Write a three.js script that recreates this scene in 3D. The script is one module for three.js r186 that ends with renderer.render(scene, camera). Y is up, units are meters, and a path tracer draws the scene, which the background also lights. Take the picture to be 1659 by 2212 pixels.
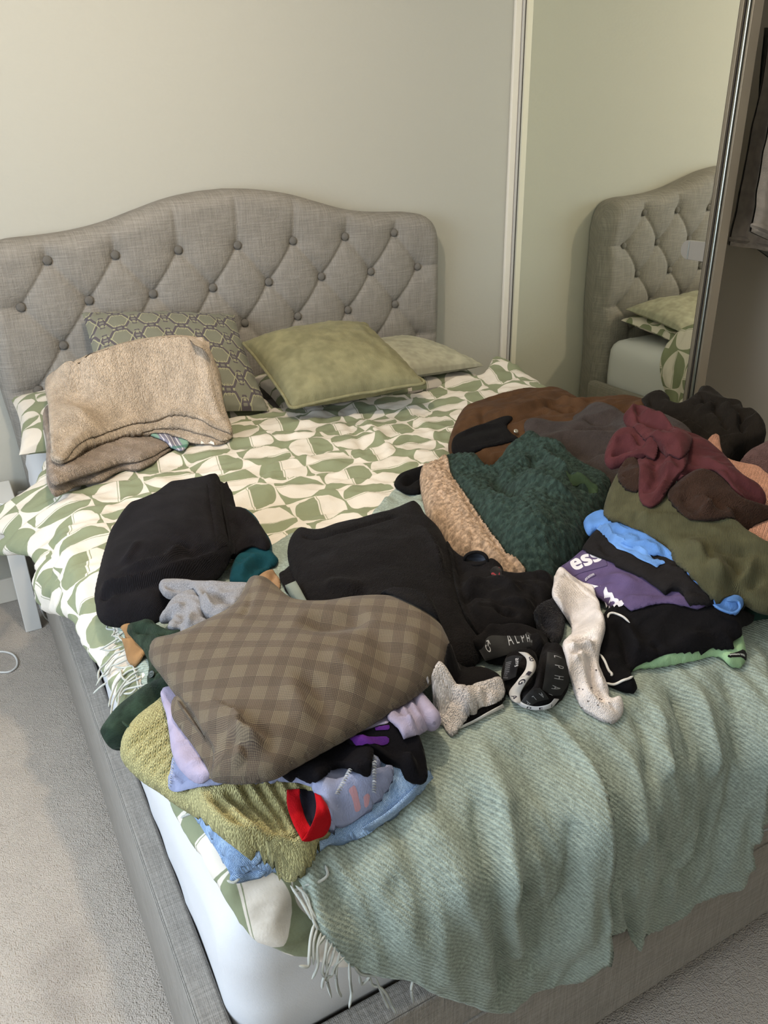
import * as THREE from 'three';
import { ImprovedNoise } from 'three/addons/math/ImprovedNoise.js';
import { RoundedBoxGeometry } from 'three/addons/geometries/RoundedBoxGeometry.js';
import { mergeGeometries, mergeVertices } from 'three/addons/utils/BufferGeometryUtils.js';
import { RectAreaLightUniformsLib } from 'three/addons/lights/RectAreaLightUniformsLib.js';

// ------------------------------------------------------------------ camera, sky, lights, exposure
const scene = new THREE.Scene();
const PX_W = 1659, PX_H = 2212, FOCAL = 1722.77;
const camera = new THREE.PerspectiveCamera(2 * Math.atan(PX_H / 2 / FOCAL) * 180 / Math.PI, PX_W / PX_H, 0.05, 60);
camera.position.set(-0.894, 1.4276, 2.733);
camera.rotation.set(-0.43713, -0.49463, -0.02186, 'YXZ');
scene.add(camera);
camera.updateMatrixWorld(true);

scene.background = new THREE.Color().setRGB(0.72, 0.85, 1.0);
scene.backgroundIntensity = 7.0;
const DAY = { pos: [-2.26, 1.42, 2.0], w: 1.9, h: 1.25, k: 22 };           // overcast daylight in the window of the left wall
const LAMP = { pos: [-0.56, 2.12, 1.5], k: 12.0, radius: 0.035 };            // warm ceiling pendant
const EXPOSURE = 0.325;
RectAreaLightUniformsLib.init();
const day = new THREE.RectAreaLight(new THREE.Color().setRGB(0.74, 0.86, 1.0), DAY.k, DAY.w, DAY.h);
day.position.set(...DAY.pos); day.lookAt(0, 1.2, DAY.pos[2]); scene.add(day);

const renderer = new THREE.WebGLRenderer({ antialias: true });
renderer.toneMapping = THREE.LinearToneMapping;
renderer.toneMappingExposure = EXPOSURE;
renderer.shadowMap.enabled = true;

// ------------------------------------------------------------------ small helpers
const V3 = (x, y, z) => new THREE.Vector3(x, y, z);
const clamp = (x, a, b) => Math.min(b, Math.max(a, x));
const lerp = (a, b, t) => a + (b - a) * t;
const sstep = (a, b, x) => { const t = clamp((x - a) / (b - a), 0, 1); return t * t * (3 - 2 * t); };
function rng(seed) { let s = seed >>> 0; return () => { s = (s + 0x6D2B79F5) >>> 0; let t = Math.imul(s ^ (s >>> 15), 1 | s); t = (t + Math.imul(t ^ (t >>> 7), 61 | t)) ^ t; return ((t ^ (t >>> 14)) >>> 0) / 4294967296; }; }
const IN = new ImprovedNoise();
const noise = (x, y, s = 0) => IN.noise(x + 31.7 * s, y + 17.3 * s, 5.31 + 7.77 * s);
const fbm = (x, y, s = 0, o = 4) => { let a = 0, k = 0.5; for (let i = 0; i < o; i++) { a += k * noise(x, y, s + i); x *= 2.03; y *= 2.03; k *= 0.5; } return a; };
const css = (r, g, b) => 'rgb(' + [r, g, b].map((v) => Math.round(clamp(v, 0, 255))).join(',') + ')';

const used = {};
const numbered = (n) => { const k = used[n] = (used[n] ?? -1) + 1; return k ? n + '_' + String(k).padStart(3, '0') : n; };
function thing(name, label, category, group) {
  const g = new THREE.Group(); g.name = numbered(name); scene.add(g);
  g.userData = { label, category }; if (group) g.userData.group = group;
  return g;
}
function part(name, geo, mat, parent, extra) {
  const m = new THREE.Mesh(geo, mat); m.name = name; m.castShadow = m.receiveShadow = true;
  if (extra) Object.assign(m.userData, extra);
  parent.add(m); return m;
}
function seat(g) {                                 // put the origin of a finished thing at the middle of its base
  const b = new THREE.Box3().setFromObject(g), c = b.getCenter(V3(0, 0, 0));
  const o = V3(c.x, b.min.y, c.z); g.position.copy(o);
  const done = new Set();
  g.traverse((m) => { if (m.isMesh && !done.has(m.geometry)) { done.add(m.geometry); m.geometry.translate(-o.x, -o.y, -o.z); } });
  return g;
}
function structure(name, geo, mat, parent = scene) {
  const m = new THREE.Mesh(geo, mat); m.name = parent === scene ? numbered(name) : name; m.castShadow = m.receiveShadow = true;
  if (parent === scene) m.userData.kind = 'structure';
  parent.add(m); return m;
}
const box = (w, h, d, x, y, z) => new THREE.BoxGeometry(w, h, d).translate(x, y, z);
const rbox = (w, h, d, x, y, z, r = 0.004, s = 2) => new RoundedBoxGeometry(w, h, d, s, Math.min(r, w / 2.01, h / 2.01, d / 2.01)).translate(x, y, z);

// rays through the photograph: a traced outline is laid on the horizontal plane where the cloth edge lies
const RIGHT = V3(1, 0, 0).applyQuaternion(camera.quaternion), UP = V3(0, 1, 0).applyQuaternion(camera.quaternion), BACK = V3(0, 0, 1).applyQuaternion(camera.quaternion);
const EYE = camera.position.clone();
const rayDir = (px, py) => V3(0, 0, 0).addScaledVector(RIGHT, (px - PX_W / 2) / FOCAL).addScaledVector(UP, -(py - PX_H / 2) / FOCAL).sub(BACK);
const onY = (px, py, y) => { const d = rayDir(px, py); return EYE.clone().addScaledVector(d, (y - EYE.y) / d.y); };
const onX = (px, py, x) => { const d = rayDir(px, py); return EYE.clone().addScaledVector(d, (x - EYE.x) / d.x); };
const onZ = (px, py, z) => { const d = rayDir(px, py); return EYE.clone().addScaledVector(d, (z - EYE.z) / d.z); };
const toPx = (p) => { const d = p.clone().sub(EYE), w = -d.dot(BACK); return [PX_W / 2 + FOCAL * d.dot(RIGHT) / w, PX_H / 2 - FOCAL * d.dot(UP) / w]; };
const BED = 0.69;                                  // height of the made bed; garment heights are centimetres above it
// heights from 500 on are counted from what already lies there: 1000 + cm above it
const at = (p) => {
  if (p[2] < 500) return onY(p[0], p[1], BED + p[2] / 100);
  const d = rayDir(p[0], p[1]), off = (p[2] - 1000) / 100; let t0 = (BED + 0.32 - EYE.y) / d.y, t1 = (BED - 0.69 - EYE.y) / d.y, q = t1;
  for (let k = 0; k <= 400; k++) { const t = lerp(t0, t1, k / 400), x = EYE.x + d.x * t, y = EYE.y + d.y * t, z = EYE.z + d.z * t; if (y <= Math.max(gAt(x, z), BED - 0.075) + off) { q = t; break; } }
  return EYE.clone().addScaledVector(d, q);
};

// ------------------------------------------------------------------ textures
function canvasTex(w, h, draw, wrap = true) {
  const c = document.createElement('canvas'); c.width = w; c.height = h;
  const g = c.getContext('2d'); draw(g, w, h);
  const t = new THREE.CanvasTexture(c); t.wrapS = t.wrapT = wrap ? THREE.RepeatWrapping : THREE.ClampToEdgeWrapping; t.colorSpace = THREE.SRGBColorSpace; t.anisotropy = 8;
  return t;
}
function dataTex(n, f, srgb = false) {             // f(u, v) -> grey 0..1 or [r, g, b], tiles by itself if f does
  const d = new Uint8Array(n * n * 4);
  for (let j = 0; j < n; j++) for (let i = 0; i < n; i++) {
    const c = f(i / n, j / n), k = (j * n + i) * 4;
    if (c.length) { d[k] = clamp(c[0], 0, 1) * 255; d[k + 1] = clamp(c[1], 0, 1) * 255; d[k + 2] = clamp(c[2], 0, 1) * 255; } else d[k] = d[k + 1] = d[k + 2] = clamp(c, 0, 1) * 255;
    d[k + 3] = 255;
  }
  const t = new THREE.DataTexture(d, n, n); t.wrapS = t.wrapT = THREE.RepeatWrapping; t.magFilter = THREE.LinearFilter; t.minFilter = THREE.LinearMipmapLinearFilter; t.generateMipmaps = true; t.anisotropy = 8;
  if (srgb) t.colorSpace = THREE.SRGBColorSpace;
  t.needsUpdate = true; return t;
}
// noise that tiles over the unit square
const tn = (u, v, f, s = 0) => { const a = sstep(0, 1, u), b = sstep(0, 1, v), n = (x, y) => noise(x * f, y * f, s); return lerp(lerp(n(u, v), n(u - 1, v), a), lerp(n(u, v - 1), n(u - 1, v - 1), a), b) * 1.1 / Math.sqrt((1 - 2 * a + 2 * a * a) * (1 - 2 * b + 2 * b * b)); };
const sized = (t, m) => { const c = t.clone(); c.repeat.set(1 / m, 1 / m); c.needsUpdate = true; return c; };
const TAU = Math.PI * 2;
const T = {
  weave: dataTex(256, (u, v) => { const a = Math.sin(u * TAU * 32), b = Math.sin(v * TAU * 32); return 0.5 + 0.22 * (Math.abs(a) * (a * b > 0 ? 1 : 0.3) + Math.abs(b) * (a * b > 0 ? 0.3 : 1) - 0.6) + 0.3 * tn(u, v, 30, 3) + 0.2 * tn(u, v, 8, 4); }),
  twill: dataTex(256, (u, v) => 0.5 + 0.28 * Math.sin((u + v) * TAU * 22 + 1.5 * tn(u, v, 9, 2)) + 0.34 * tn(u, v, 40, 7) + 0.15 * tn(u, v, 6, 8)),
  terry: dataTex(512, (u, v) => { const a = tn(u, v, 64, 1), b = tn(u, v, 24, 2), c = tn(u, v, 7, 3); return 0.5 + 0.5 * a + 0.35 * b + 0.25 * c; }),
  sherpa: dataTex(512, (u, v) => { const w = tn(u, v, 12, 4) * 0.03, w2 = tn(u, v, 12, 5) * 0.03; const a = Math.abs(tn(u + w, v + w2, 34, 1)), b = Math.abs(tn(u - w2, v + w, 52, 2)); return 1 - Math.exp(-5.2 * Math.min(a * 1.15, b * 1.6 + 0.1)); }),
  fuzz: dataTex(512, (u, v) => 0.5 + 0.55 * tn(u, v, 90, 1) + 0.28 * tn(u, v, 30, 2) + 0.2 * tn(u, v, 8, 3)),
  rib: dataTex(256, (u, v) => { const r = 0.5 + 0.5 * Math.cos(u * TAU * 8); const s = Math.abs(((v * 24 + 0.5 * Math.abs(((u * 8) % 1) - 0.5) * 2) % 1) - 0.5); return clamp(r * 0.75 + 0.35 * s + 0.25 * tn(u, v, 40, 5), 0, 1); }),
  knit: dataTex(512, (u, v) => { const cu = u * 24, cv = v * 32, fu = cu % 1, side = fu < 0.5 ? fu * 2 : (1 - fu) * 2; const fv = (((cv + side * 0.75) % 1) + 1) % 1; const st = Math.sin(fv * Math.PI) * (0.35 + 0.65 * Math.sin(Math.PI * Math.min(1, side + 0.12))); return clamp(st * 0.8 + 0.22 * tn(u, v, 60, 2) + 0.1, 0, 1); }),
  plain: dataTex(256, (u, v) => 0.5 + 0.35 * tn(u, v, 40, 9) + 0.3 * tn(u, v, 11, 10)),
};
// a light mottle of the dye
const mottle = (lo, f, s) => dataTex(256, (u, v) => lo + (1 - lo) * clamp(0.5 + 0.8 * tn(u, v, f, s) + 0.5 * tn(u, v, f * 3.1, s + 1), 0, 1), true);
const MOT = { soft: mottle(0.86, 5, 20), heather: mottle(0.72, 46, 24), worn: mottle(0.7, 9, 28) };
const lin = (hex) => new THREE.Color(hex);
function cloth(hex, bump = 'plain', size = 0.05, depth = 0.0006, o = {}) {
  const m = new THREE.MeshPhysicalMaterial({ color: lin(hex), roughness: o.rough ?? 0.92, side: THREE.DoubleSide });
  m.bumpMap = sized(T[bump], size * (bump === 'knit' ? 1 : 3.2)); m.bumpScale = depth * (bump === 'knit' ? 1 : 1.8);
  m.map = o.map ?? sized(MOT[o.mot ?? 'soft'], o.motSize ?? 0.23);
  m.sheen = o.sheen ?? 0.25; m.sheenRoughness = 0.6; m.sheenColor = lin(hex).lerp(new THREE.Color(1, 1, 1), 0.25);
  m.specularIntensity = o.spec ?? 0.25;
  return m;
}

// ------------------------------------------------------------------ cloth geometry
class Thin {                                       // thin-plate surface y(x, z) through given points
  constructor(pts, reg = 1e-7) {
    this.p = pts; const n = pts.length, N = n + 3, A = [], b = new Float64Array(N);
    for (let i = 0; i < N; i++) A.push(new Float64Array(N));
    for (let i = 0; i < n; i++) {
      for (let j = 0; j < n; j++) A[i][j] = Thin.u((pts[i][0] - pts[j][0]) ** 2 + (pts[i][1] - pts[j][1]) ** 2) + (i === j ? reg : 0);
      A[i][n] = A[n][i] = 1; A[i][n + 1] = A[n + 1][i] = pts[i][0]; A[i][n + 2] = A[n + 2][i] = pts[i][1]; b[i] = pts[i][2];
    }
    for (let c = 0; c < N; c++) {
      let m = c; for (let r = c + 1; r < N; r++) if (Math.abs(A[r][c]) > Math.abs(A[m][c])) m = r;
      [A[c], A[m]] = [A[m], A[c]]; [b[c], b[m]] = [b[m], b[c]];
      const d = A[c][c] || 1e-12;
      for (let r = c + 1; r < N; r++) { const f = A[r][c] / d; if (!f) continue; for (let k = c; k < N; k++) A[r][k] -= f * A[c][k]; b[r] -= f * b[c]; }
    }
    this.w = new Float64Array(N);
    for (let c = N - 1; c >= 0; c--) { let s = b[c]; for (let k = c + 1; k < N; k++) s -= A[c][k] * this.w[k]; this.w[c] = s / (A[c][c] || 1e-12); }
  }
  static u(r2) { return r2 < 1e-14 ? 0 : r2 * Math.log(r2); }
  y(x, z) { const n = this.p.length, w = this.w; let s = w[n] + w[n + 1] * x + w[n + 2] * z; for (let i = 0; i < n; i++) s += w[i] * Thin.u((x - this.p[i][0]) ** 2 + (z - this.p[i][1]) ** 2); return s; }
}
function segDist(x, y, P, closed) {                // nearest point of a polyline: [distance, index, t, signed side]
  let best = 1e9, bi = 0, bt = 0, bs = 0; const n = P.length;
  for (let i = 0; i < (closed ? n : n - 1); i++) {
    const a = P[i], b = P[(i + 1) % n], dx = b[0] - a[0], dy = b[1] - a[1], l = dx * dx + dy * dy || 1e-12;
    const t = clamp(((x - a[0]) * dx + (y - a[1]) * dy) / l, 0, 1), ex = x - a[0] - t * dx, ey = y - a[1] - t * dy, d = ex * ex + ey * ey;
    if (d < best) { best = d; bi = i; bt = t; bs = dx * ey - dy * ex; }
  }
  return [Math.sqrt(best), bi, bt, bs];
}
function inside(x, y, P) { let c = false; for (let i = 0, j = P.length - 1; i < P.length; j = i++) if ((P[i][1] > y) !== (P[j][1] > y) && x < (P[j][0] - P[i][0]) * (y - P[i][1]) / (P[j][1] - P[i][1]) + P[i][0]) c = !c; return c; }
function fillPoly(P, step) {                       // triangulated inside of a polygon: {v: [[x, y, distance to the edge]], f: [[a, b, c]]}
  let x0 = 1e9, y0 = 1e9, x1 = -1e9, y1 = -1e9; for (const p of P) { x0 = Math.min(x0, p[0]); x1 = Math.max(x1, p[0]); y0 = Math.min(y0, p[1]); y1 = Math.max(y1, p[1]); }
  x0 -= step * 1.37; y0 -= step * 1.61; const nx = Math.ceil((x1 - x0) / step) + 2, ny = Math.ceil((y1 - y0) / step) + 2;
  const D = new Float64Array(nx * ny);
  for (let j = 0; j < ny; j++) for (let i = 0; i < nx; i++) { const x = x0 + i * step, y = y0 + j * step, d = segDist(x, y, P, true)[0]; let s = inside(x, y, P) ? d : -d; if (Math.abs(s) < step * 0.08) s = step * 0.08 * (s < 0 ? -1 : 1); D[j * nx + i] = s; }
  const v = [], f = [], ids = new Map();
  const node = (i, j) => { const k = j * nx + i; if (!ids.has(k)) { ids.set(k, v.length); v.push([x0 + i * step, y0 + j * step, D[k]]); } return ids.get(k); };
  const cut = (i, j, i2, j2) => {
    const a = j * nx + i, b = j2 * nx + i2, k = 'e' + Math.min(a, b) + '_' + Math.max(a, b);
    if (!ids.has(k)) { const t = D[a] / (D[a] - D[b]); ids.set(k, v.length); v.push([x0 + lerp(i, i2, t) * step, y0 + lerp(j, j2, t) * step, 0]); }
    return ids.get(k);
  };
  for (let j = 0; j < ny - 1; j++) for (let i = 0; i < nx - 1; i++) {
    const c = [[i, j], [i + 1, j], [i + 1, j + 1], [i, j + 1]], poly = [];
    for (let k = 0; k < 4; k++) {
      const a = c[k], b = c[(k + 1) % 4], da = D[a[1] * nx + a[0]], db = D[b[1] * nx + b[0]];
      if (da > 0) poly.push(node(...a));
      if ((da > 0) !== (db > 0)) poly.push(cut(...a, ...b));
    }
    for (let k = 1; k < poly.length - 1; k++) f.push([poly[0], poly[k + 1], poly[k]]);
  }
  return { v, f };
}
function geoOf(pos, idx, uv) {
  const g = new THREE.BufferGeometry();
  g.setAttribute('position', new THREE.BufferAttribute(new Float32Array(pos), 3));
  if (uv) g.setAttribute('uv', new THREE.BufferAttribute(new Float32Array(uv), 2));
  g.setIndex(idx); g.computeVertexNormals(); return g;
}
function merge(list) {
  const gs = list.map((g) => { const q = g.index ? g.toNonIndexed() : g.clone(); for (const k of Object.keys(q.attributes)) if (!['position', 'normal', 'uv'].includes(k)) q.deleteAttribute(k); if (!q.attributes.uv) q.setAttribute('uv', new THREE.BufferAttribute(new Float32Array(q.attributes.position.count * 2), 2)); return q; });
  return gs.length === 1 ? gs[0] : mergeGeometries(gs);
}
// what lies on the bed so far: the height of its top over every 5 mm of the plan
const GX0 = -1.35, GZ0 = 0.0, GS = 0.005, GNX = 540, GNZ = 500, G = new Float32Array(GNX * GNZ).fill(-9);
const gAt = (x, z) => { const i = clamp(Math.round((x - GX0) / GS), 0, GNX - 1), j = clamp(Math.round((z - GZ0) / GS), 0, GNZ - 1); return G[j * GNX + i]; };
function softBelow(P) {                            // what lies under an outline, with its sharp steps eased
  const xs = P.map((p) => p[0]), zs = P.map((p) => p[1]), i0 = Math.floor((Math.min(...xs) - GX0) / GS) - 4, j0 = Math.floor((Math.min(...zs) - GZ0) / GS) - 4, w = Math.ceil((Math.max(...xs) - GX0) / GS) + 5 - i0, h = Math.ceil((Math.max(...zs) - GZ0) / GS) + 5 - j0;
  let A = new Float32Array(w * h); const lowest = BED - 0.1;
  for (let j = 0; j < h; j++) for (let i = 0; i < w; i++) A[j * w + i] = Math.max(lowest, G[clamp(j + j0, 0, GNZ - 1) * GNX + clamp(i + i0, 0, GNX - 1)]);
  const pass = (R, f) => { for (const [dx, dy] of [[1, 0], [0, 1]]) { const B = new Float32Array(w * h); for (let j = 0; j < h; j++) for (let i = 0; i < w; i++) { let s = f ? -9 : 0; for (let k = -R; k <= R; k++) { const v = A[clamp(j + k * dy, 0, h - 1) * w + clamp(i + k * dx, 0, w - 1)]; s = f ? Math.max(s, v) : s + v; } B[j * w + i] = f ? s : s / (2 * R + 1); } A = B; } };
  pass(1, true); pass(2, false); pass(1, false);
  return (x, z) => { const u = (x - GX0) / GS - i0, v = (z - GZ0) / GS - j0, i = clamp(Math.floor(u), 0, w - 2), j = clamp(Math.floor(v), 0, h - 2), a = clamp(u - i, 0, 1), b = clamp(v - j, 0, 1), k = j * w + i; const y = lerp(lerp(A[k], A[k + 1], a), lerp(A[k + w], A[k + w + 1], a), b); return y; };
}
// curls of a boucle pile: rounded bumps with dark seams between them
function curls(x, z, size) {
  const u = x / size, v = z / size, i = Math.floor(u), j = Math.floor(v); let a = 9, b = 9;
  for (let p = -1; p <= 1; p++) for (let q = -1; q <= 1; q++) { const ci = i + p, cj = j + q, h1 = Math.sin(ci * 127.1 + cj * 311.7) * 43758.5453, h2 = Math.sin(ci * 269.5 + cj * 183.3) * 43758.5453, d = Math.hypot(ci + h1 - Math.floor(h1) - u, cj + h2 - Math.floor(h2) - v); if (d < a) { b = a; a = d; } else if (d < b) b = d; }
  return 0.75 - 1.5 * a * a + 0.35 * Math.min(1, (b - a) * 3) - 0.35;
}
function gSmooth(x, z) { let s = 0, n = 0; for (let a = -1; a <= 1; a++) for (let b = -1; b <= 1; b++) { const g = gAt(x + a * 0.006, z + b * 0.006); if (g > -5) { s += g; n++; } } return n ? Math.max(s / n, gAt(x, z)) : -9; }
function gLin(x, z) { const u = (x - GX0) / GS, v = (z - GZ0) / GS, i = clamp(Math.floor(u), 0, GNX - 2), j = clamp(Math.floor(v), 0, GNZ - 2), a = u - i, b = v - j, k = j * GNX + i; return lerp(lerp(G[k], G[k + 1], a), lerp(G[k + GNX], G[k + GNX + 1], a), b); }
function gRaise(pos, idx) {                        // rasterise triangles into the height map
  for (let k = 0; k < idx.length; k += 3) {
    const [a, b, c] = [idx[k] * 3, idx[k + 1] * 3, idx[k + 2] * 3];
    const ax = pos[a], ay = pos[a + 1], az = pos[a + 2], bx = pos[b], by = pos[b + 1], bz = pos[b + 2], cx = pos[c], cy = pos[c + 1], cz = pos[c + 2];
    const i0 = Math.max(0, Math.floor((Math.min(ax, bx, cx) - GX0) / GS)), i1 = Math.min(GNX - 1, Math.ceil((Math.max(ax, bx, cx) - GX0) / GS));
    const j0 = Math.max(0, Math.floor((Math.min(az, bz, cz) - GZ0) / GS)), j1 = Math.min(GNZ - 1, Math.ceil((Math.max(az, bz, cz) - GZ0) / GS));
    const den = (bz - cz) * (ax - cx) + (cx - bx) * (az - cz);
    for (let j = j0; j <= j1; j++) for (let i = i0; i <= i1; i++) {
      const x = GX0 + i * GS, z = GZ0 + j * GS; let y;
      if (Math.abs(den) < 1e-10) y = Math.max(ay, by, cy);
      else { let u = ((bz - cz) * (x - cx) + (cx - bx) * (z - cz)) / den, v = ((cz - az) * (x - cx) + (ax - cx) * (z - cz)) / den, w = 1 - u - v; if (u < -0.15 || v < -0.15 || w < -0.15) continue; y = clamp(u * ay + v * by + w * cy, Math.min(ay, by, cy), Math.max(ay, by, cy)); }
      if (y > G[j * GNX + i]) G[j * GNX + i] = y;
    }
  }
}
const closedCurve = (pts, n) => new THREE.CatmullRomCurve3(pts, true, 'centripetal').getPoints(n ?? pts.length * 10);
const openCurve = (pts, n) => pts.length < 2 ? pts : new THREE.CatmullRomCurve3(pts, false, 'centripetal').getPoints(n ?? (pts.length - 1) * 8);
const prof = (t) => { const q = 1 - clamp(t, 0, 1); return Math.sqrt(Math.max(0, 1 - q * q)); };
// strokes: folds and creases of a cloth, followed along a polyline. k: 'r' round ridge, 'v' sharp ridge or crease, 's' step (left side of the direction stands higher)
function strokeField(S, project) {
  const L = (S ?? []).map((s) => {
    const raw = s.p.map(project), P = openCurve(raw.map((p) => V3(p[0], 0, p[1]))).map((p) => [p.x, p.z]), w = s.w / 1000, reach = (s.k === 's' ? 4 : 3) * w;
    const bb = [Math.min(...P.map((p) => p[0])) - reach, Math.max(...P.map((p) => p[0])) + reach, Math.min(...P.map((p) => p[1])) - reach, Math.max(...P.map((p) => p[1])) + reach];
    return { P, a: s.a / 1000, w, bb, k: s.k ?? 'r', j: s.j ?? 0.007, e0: s.e?.[0] ?? 0, e1: s.e?.[1] ?? 0 };
  });
  return (x, z) => {
    let h = 0;
    for (const s of L) {
      if (x < s.bb[0] || x > s.bb[1] || z < s.bb[2] || z > s.bb[3]) continue;
      const [d, i, t, side] = segDist(x, z, s.P, false), q = (i + t) / (s.P.length - 1);
      const ends = lerp(s.e0, 1, sstep(0, 0.3, q)) * lerp(s.e1, 1, sstep(0, 0.3, 1 - q));
      let y;
      if (s.k === 'r') y = Math.exp(-((d / s.w) ** 2));
      else if (s.k === 'v') y = Math.exp(-d / s.w);
      else y = side > 0 ? Math.exp(-d / (s.w * 1.3)) : -0.35 * Math.exp(-d / (s.w * 0.5)) + Math.max(0, 1.35 * (1 - d / s.j));
      h += s.a * ends * y;
    }
    return h;
  };
}
function wrinkleField(W) {                         // [amplitude mm, wavelength mm, stretch, angle in degrees, seed, kind]
  const L = (W ?? []).map(([a, l, st = 1, ang = 0, seed = 1, k = 'r']) => ({ a: a / 1000, l: l / 1000, st, c: Math.cos(ang * Math.PI / 180), s: Math.sin(ang * Math.PI / 180), seed, k }));
  return (x, z) => {
    let h = 0;
    for (const w of L) {
      const u = (x * w.c + z * w.s) / (w.l * w.st), v = (-x * w.s + z * w.c) / w.l, wu = u + 0.5 * noise(u * 0.7 + 3, v * 0.7, w.seed + 5), wv = v + 0.5 * noise(u * 0.7, v * 0.7 + 9, w.seed + 9);
      const n = noise(wu, wv, w.seed);
      h += w.a * (w.k === 'v' ? 1 - 3.2 * Math.abs(n) : w.k === 'f' ? fbm(wu, wv, w.seed, 3) * 1.6 : n * 1.6);
    }
    return h;
  };
}
function checkRim() {}
/* A soft body of cloth lying on what is below it. rim: its widest outline, [pixel x, pixel y, height cm]; in: heights of its top;
   r: width of the rounded edge (mm), up / dn: how far top and underside stand off the rim (mm). */
function lump(o) {
  if (o.debug || globalThis.DEBUG_RIMS) checkRim(o);
  const th = (o.th ?? 4) / 1000, step = (o.step ?? 5) / 1000, r = (o.r ?? 30) / 1000, up = (o.up ?? 20) / 1000, dn = (o.dn ?? 20) / 1000;
  const rim = closedCurve(o.rim.map((p) => p.isVector3 ? p : at(p)), o.rim.length * (o.smooth ?? 8));
  const P = rim.map((p) => [p.x, p.z]);
  const every = Math.max(1, Math.round(rim.length / 48)), C = rim.filter((_, i) => i % every === 0).map((p) => [p.x, p.z, p.y]);
  for (const q of o.in ?? []) { const w = q.isVector3 ? q : at(q); if (!inside(w.x, w.z, P) || segDist(w.x, w.z, P, true)[0] < r * 0.9) continue; C.push([w.x, w.z, w.y - up * prof(segDist(w.x, w.z, P, true)[0] / r)]); }
  const S = new Thin(C, o.reg ?? 1e-6), lo = Math.min(...C.map((c) => c[2])) - 0.006, top_ = Math.max(...C.map((c) => c[2])) + 0.012, raw = S.y.bind(S);
  S.y = (x, z) => clamp(raw(x, z), lo, top_);
  const below = o.free ? () => -9 : softBelow(P);
  const top0 = (x, z) => S.y(x, z) + up * prof(segDist(x, z, P, true)[0] / r);
  const drop = (q) => {                            // where the ray through a pixel meets this surface
    const d = rayDir(q[0], q[1]), ta = (BED + 0.34 - EYE.y) / d.y, tb = (BED - 0.35 - EYE.y) / d.y, hit = (t) => { const x = EYE.x + d.x * t, z = EYE.z + d.z * t; return EYE.y + d.y * t <= (inside(x, z, P) ? top0(x, z) : o.free ? -9 : gLin(x, z)); };
    let a = ta, b = tb; for (let k = 1; k <= 120; k++) { const t = lerp(ta, tb, k / 120); if (hit(t)) { b = t; break; } a = t; }
    for (let k = 0; k < 8; k++) { const t = (a + b) / 2; if (hit(t)) b = t; else a = t; }
    return [EYE.x + d.x * b, EYE.z + d.z * b];
  };
  const stroke = strokeField((o.s ?? []).map((q) => ({ ...q, a: q.a * (o.deep ?? 1.5) })), (q) => q.length === 2 ? drop(q) : (() => { const w = at(q); return [w.x, w.z]; })());
  const wr = wrinkleField((o.w ?? []).map((q) => [q[0] * 1.1, ...q.slice(1)])), ang = (o.rot ?? 0) * Math.PI / 180, ca = Math.cos(ang), sa = Math.sin(ang);
  const M = fillPoly(P, step), n = M.v.length, pos = [], uv = [], idx = [], T0 = new Float64Array(n), low = new Int32Array(n).fill(-1);
  const hi = Math.max(...rim.map((p) => p.y)) + up;
  for (let i = 0; i < n; i++) {
    const [x, z, d] = M.v[i], base = S.y(x, z), e = prof(d / r), fade = sstep(0, r * 0.8, d), g = o.free ? -9 : lerp(below(x, z), Math.max(below(x, z), gLin(x, z)), sstep(0.001, 0.014, d));
    const gx = o.free ? 0 : (below(x + 0.008, z) - below(x - 0.008, z)) / 0.016, gz = o.free ? 0 : (below(x, z + 0.008) - below(x, z - 0.008)) / 0.016, lean = Math.min(2.2, Math.sqrt(1 + gx * gx + gz * gz));
    let y = Math.max(base + up * e, g + (th * 0.6 + th * 1.4 * e) * lean) + stroke(x, z) * Math.max(fade, o.edge ?? 0.3) + wr(x, z) * Math.max(fade, 0.25);
    if (o.curl) y += o.curl[1] / 1000 * (curls(x + 0.004 * noise(x * 90, z * 90, 2), z + 0.004 * noise(x * 90, z * 90, 3), o.curl[0] / 1000) + 0.5 * noise(x * 60, z * 60, 7)) * (d > 0 ? 1 : 0);
    y = Math.max(y, g + th * 0.45 * lean);
    T0[i] = y; pos.push(x, y, z);
    let ux = x, uz = z; if (d < r * 1.2) { const [, bi, bt] = segDist(x, z, P, true), a = P[bi], b = P[(bi + 1) % P.length]; const dx = lerp(a[0], b[0], bt) - x, dz = lerp(a[1], b[1], bt) - z, l = Math.hypot(dx, dz); if (l > 1e-6) { const k = up * (1 - e) / l * 0.8; ux += dx * k; uz += dz * k; } }
    uv.push(ux * ca + uz * sa, -ux * sa + uz * ca);
  }
  for (const [a, b, c] of M.f) idx.push(a, b, c);
  const topPos = pos.slice(), topIdx = idx.slice();
  for (let i = 0; i < n; i++) {
    const [x, z, d] = M.v[i]; if (d <= 0) { low[i] = i; continue; }
    const e = prof(d / r), g = o.free ? -9 : gLin(x, z); let y = Math.max(o.rest ? lerp(S.y(x, z), g, e) : S.y(x, z) - dn * e, g + 0.0015);
    y = Math.min(y, T0[i] - 0.0015); low[i] = pos.length / 3; pos.push(x, y, z); uv.push(uv[i * 2], uv[i * 2 + 1] + 0.013);
  }
  for (const [a, b, c] of M.f) idx.push(low[a], low[c], low[b]);
  if (!o.ghost) gRaise(topPos, topIdx);
  const geo = geoOf(pos, idx, uv);
  geo.userData = {};
  lump.last = { P, S, top: (x, z) => Math.max(top0(x, z) + (stroke(x, z) * Math.max(sstep(0, r * 0.8, segDist(x, z, P, true)[0]), o.edge ?? 0.12)) + wr(x, z), gAt(x, z)), drop };
  return geo;
}
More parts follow.
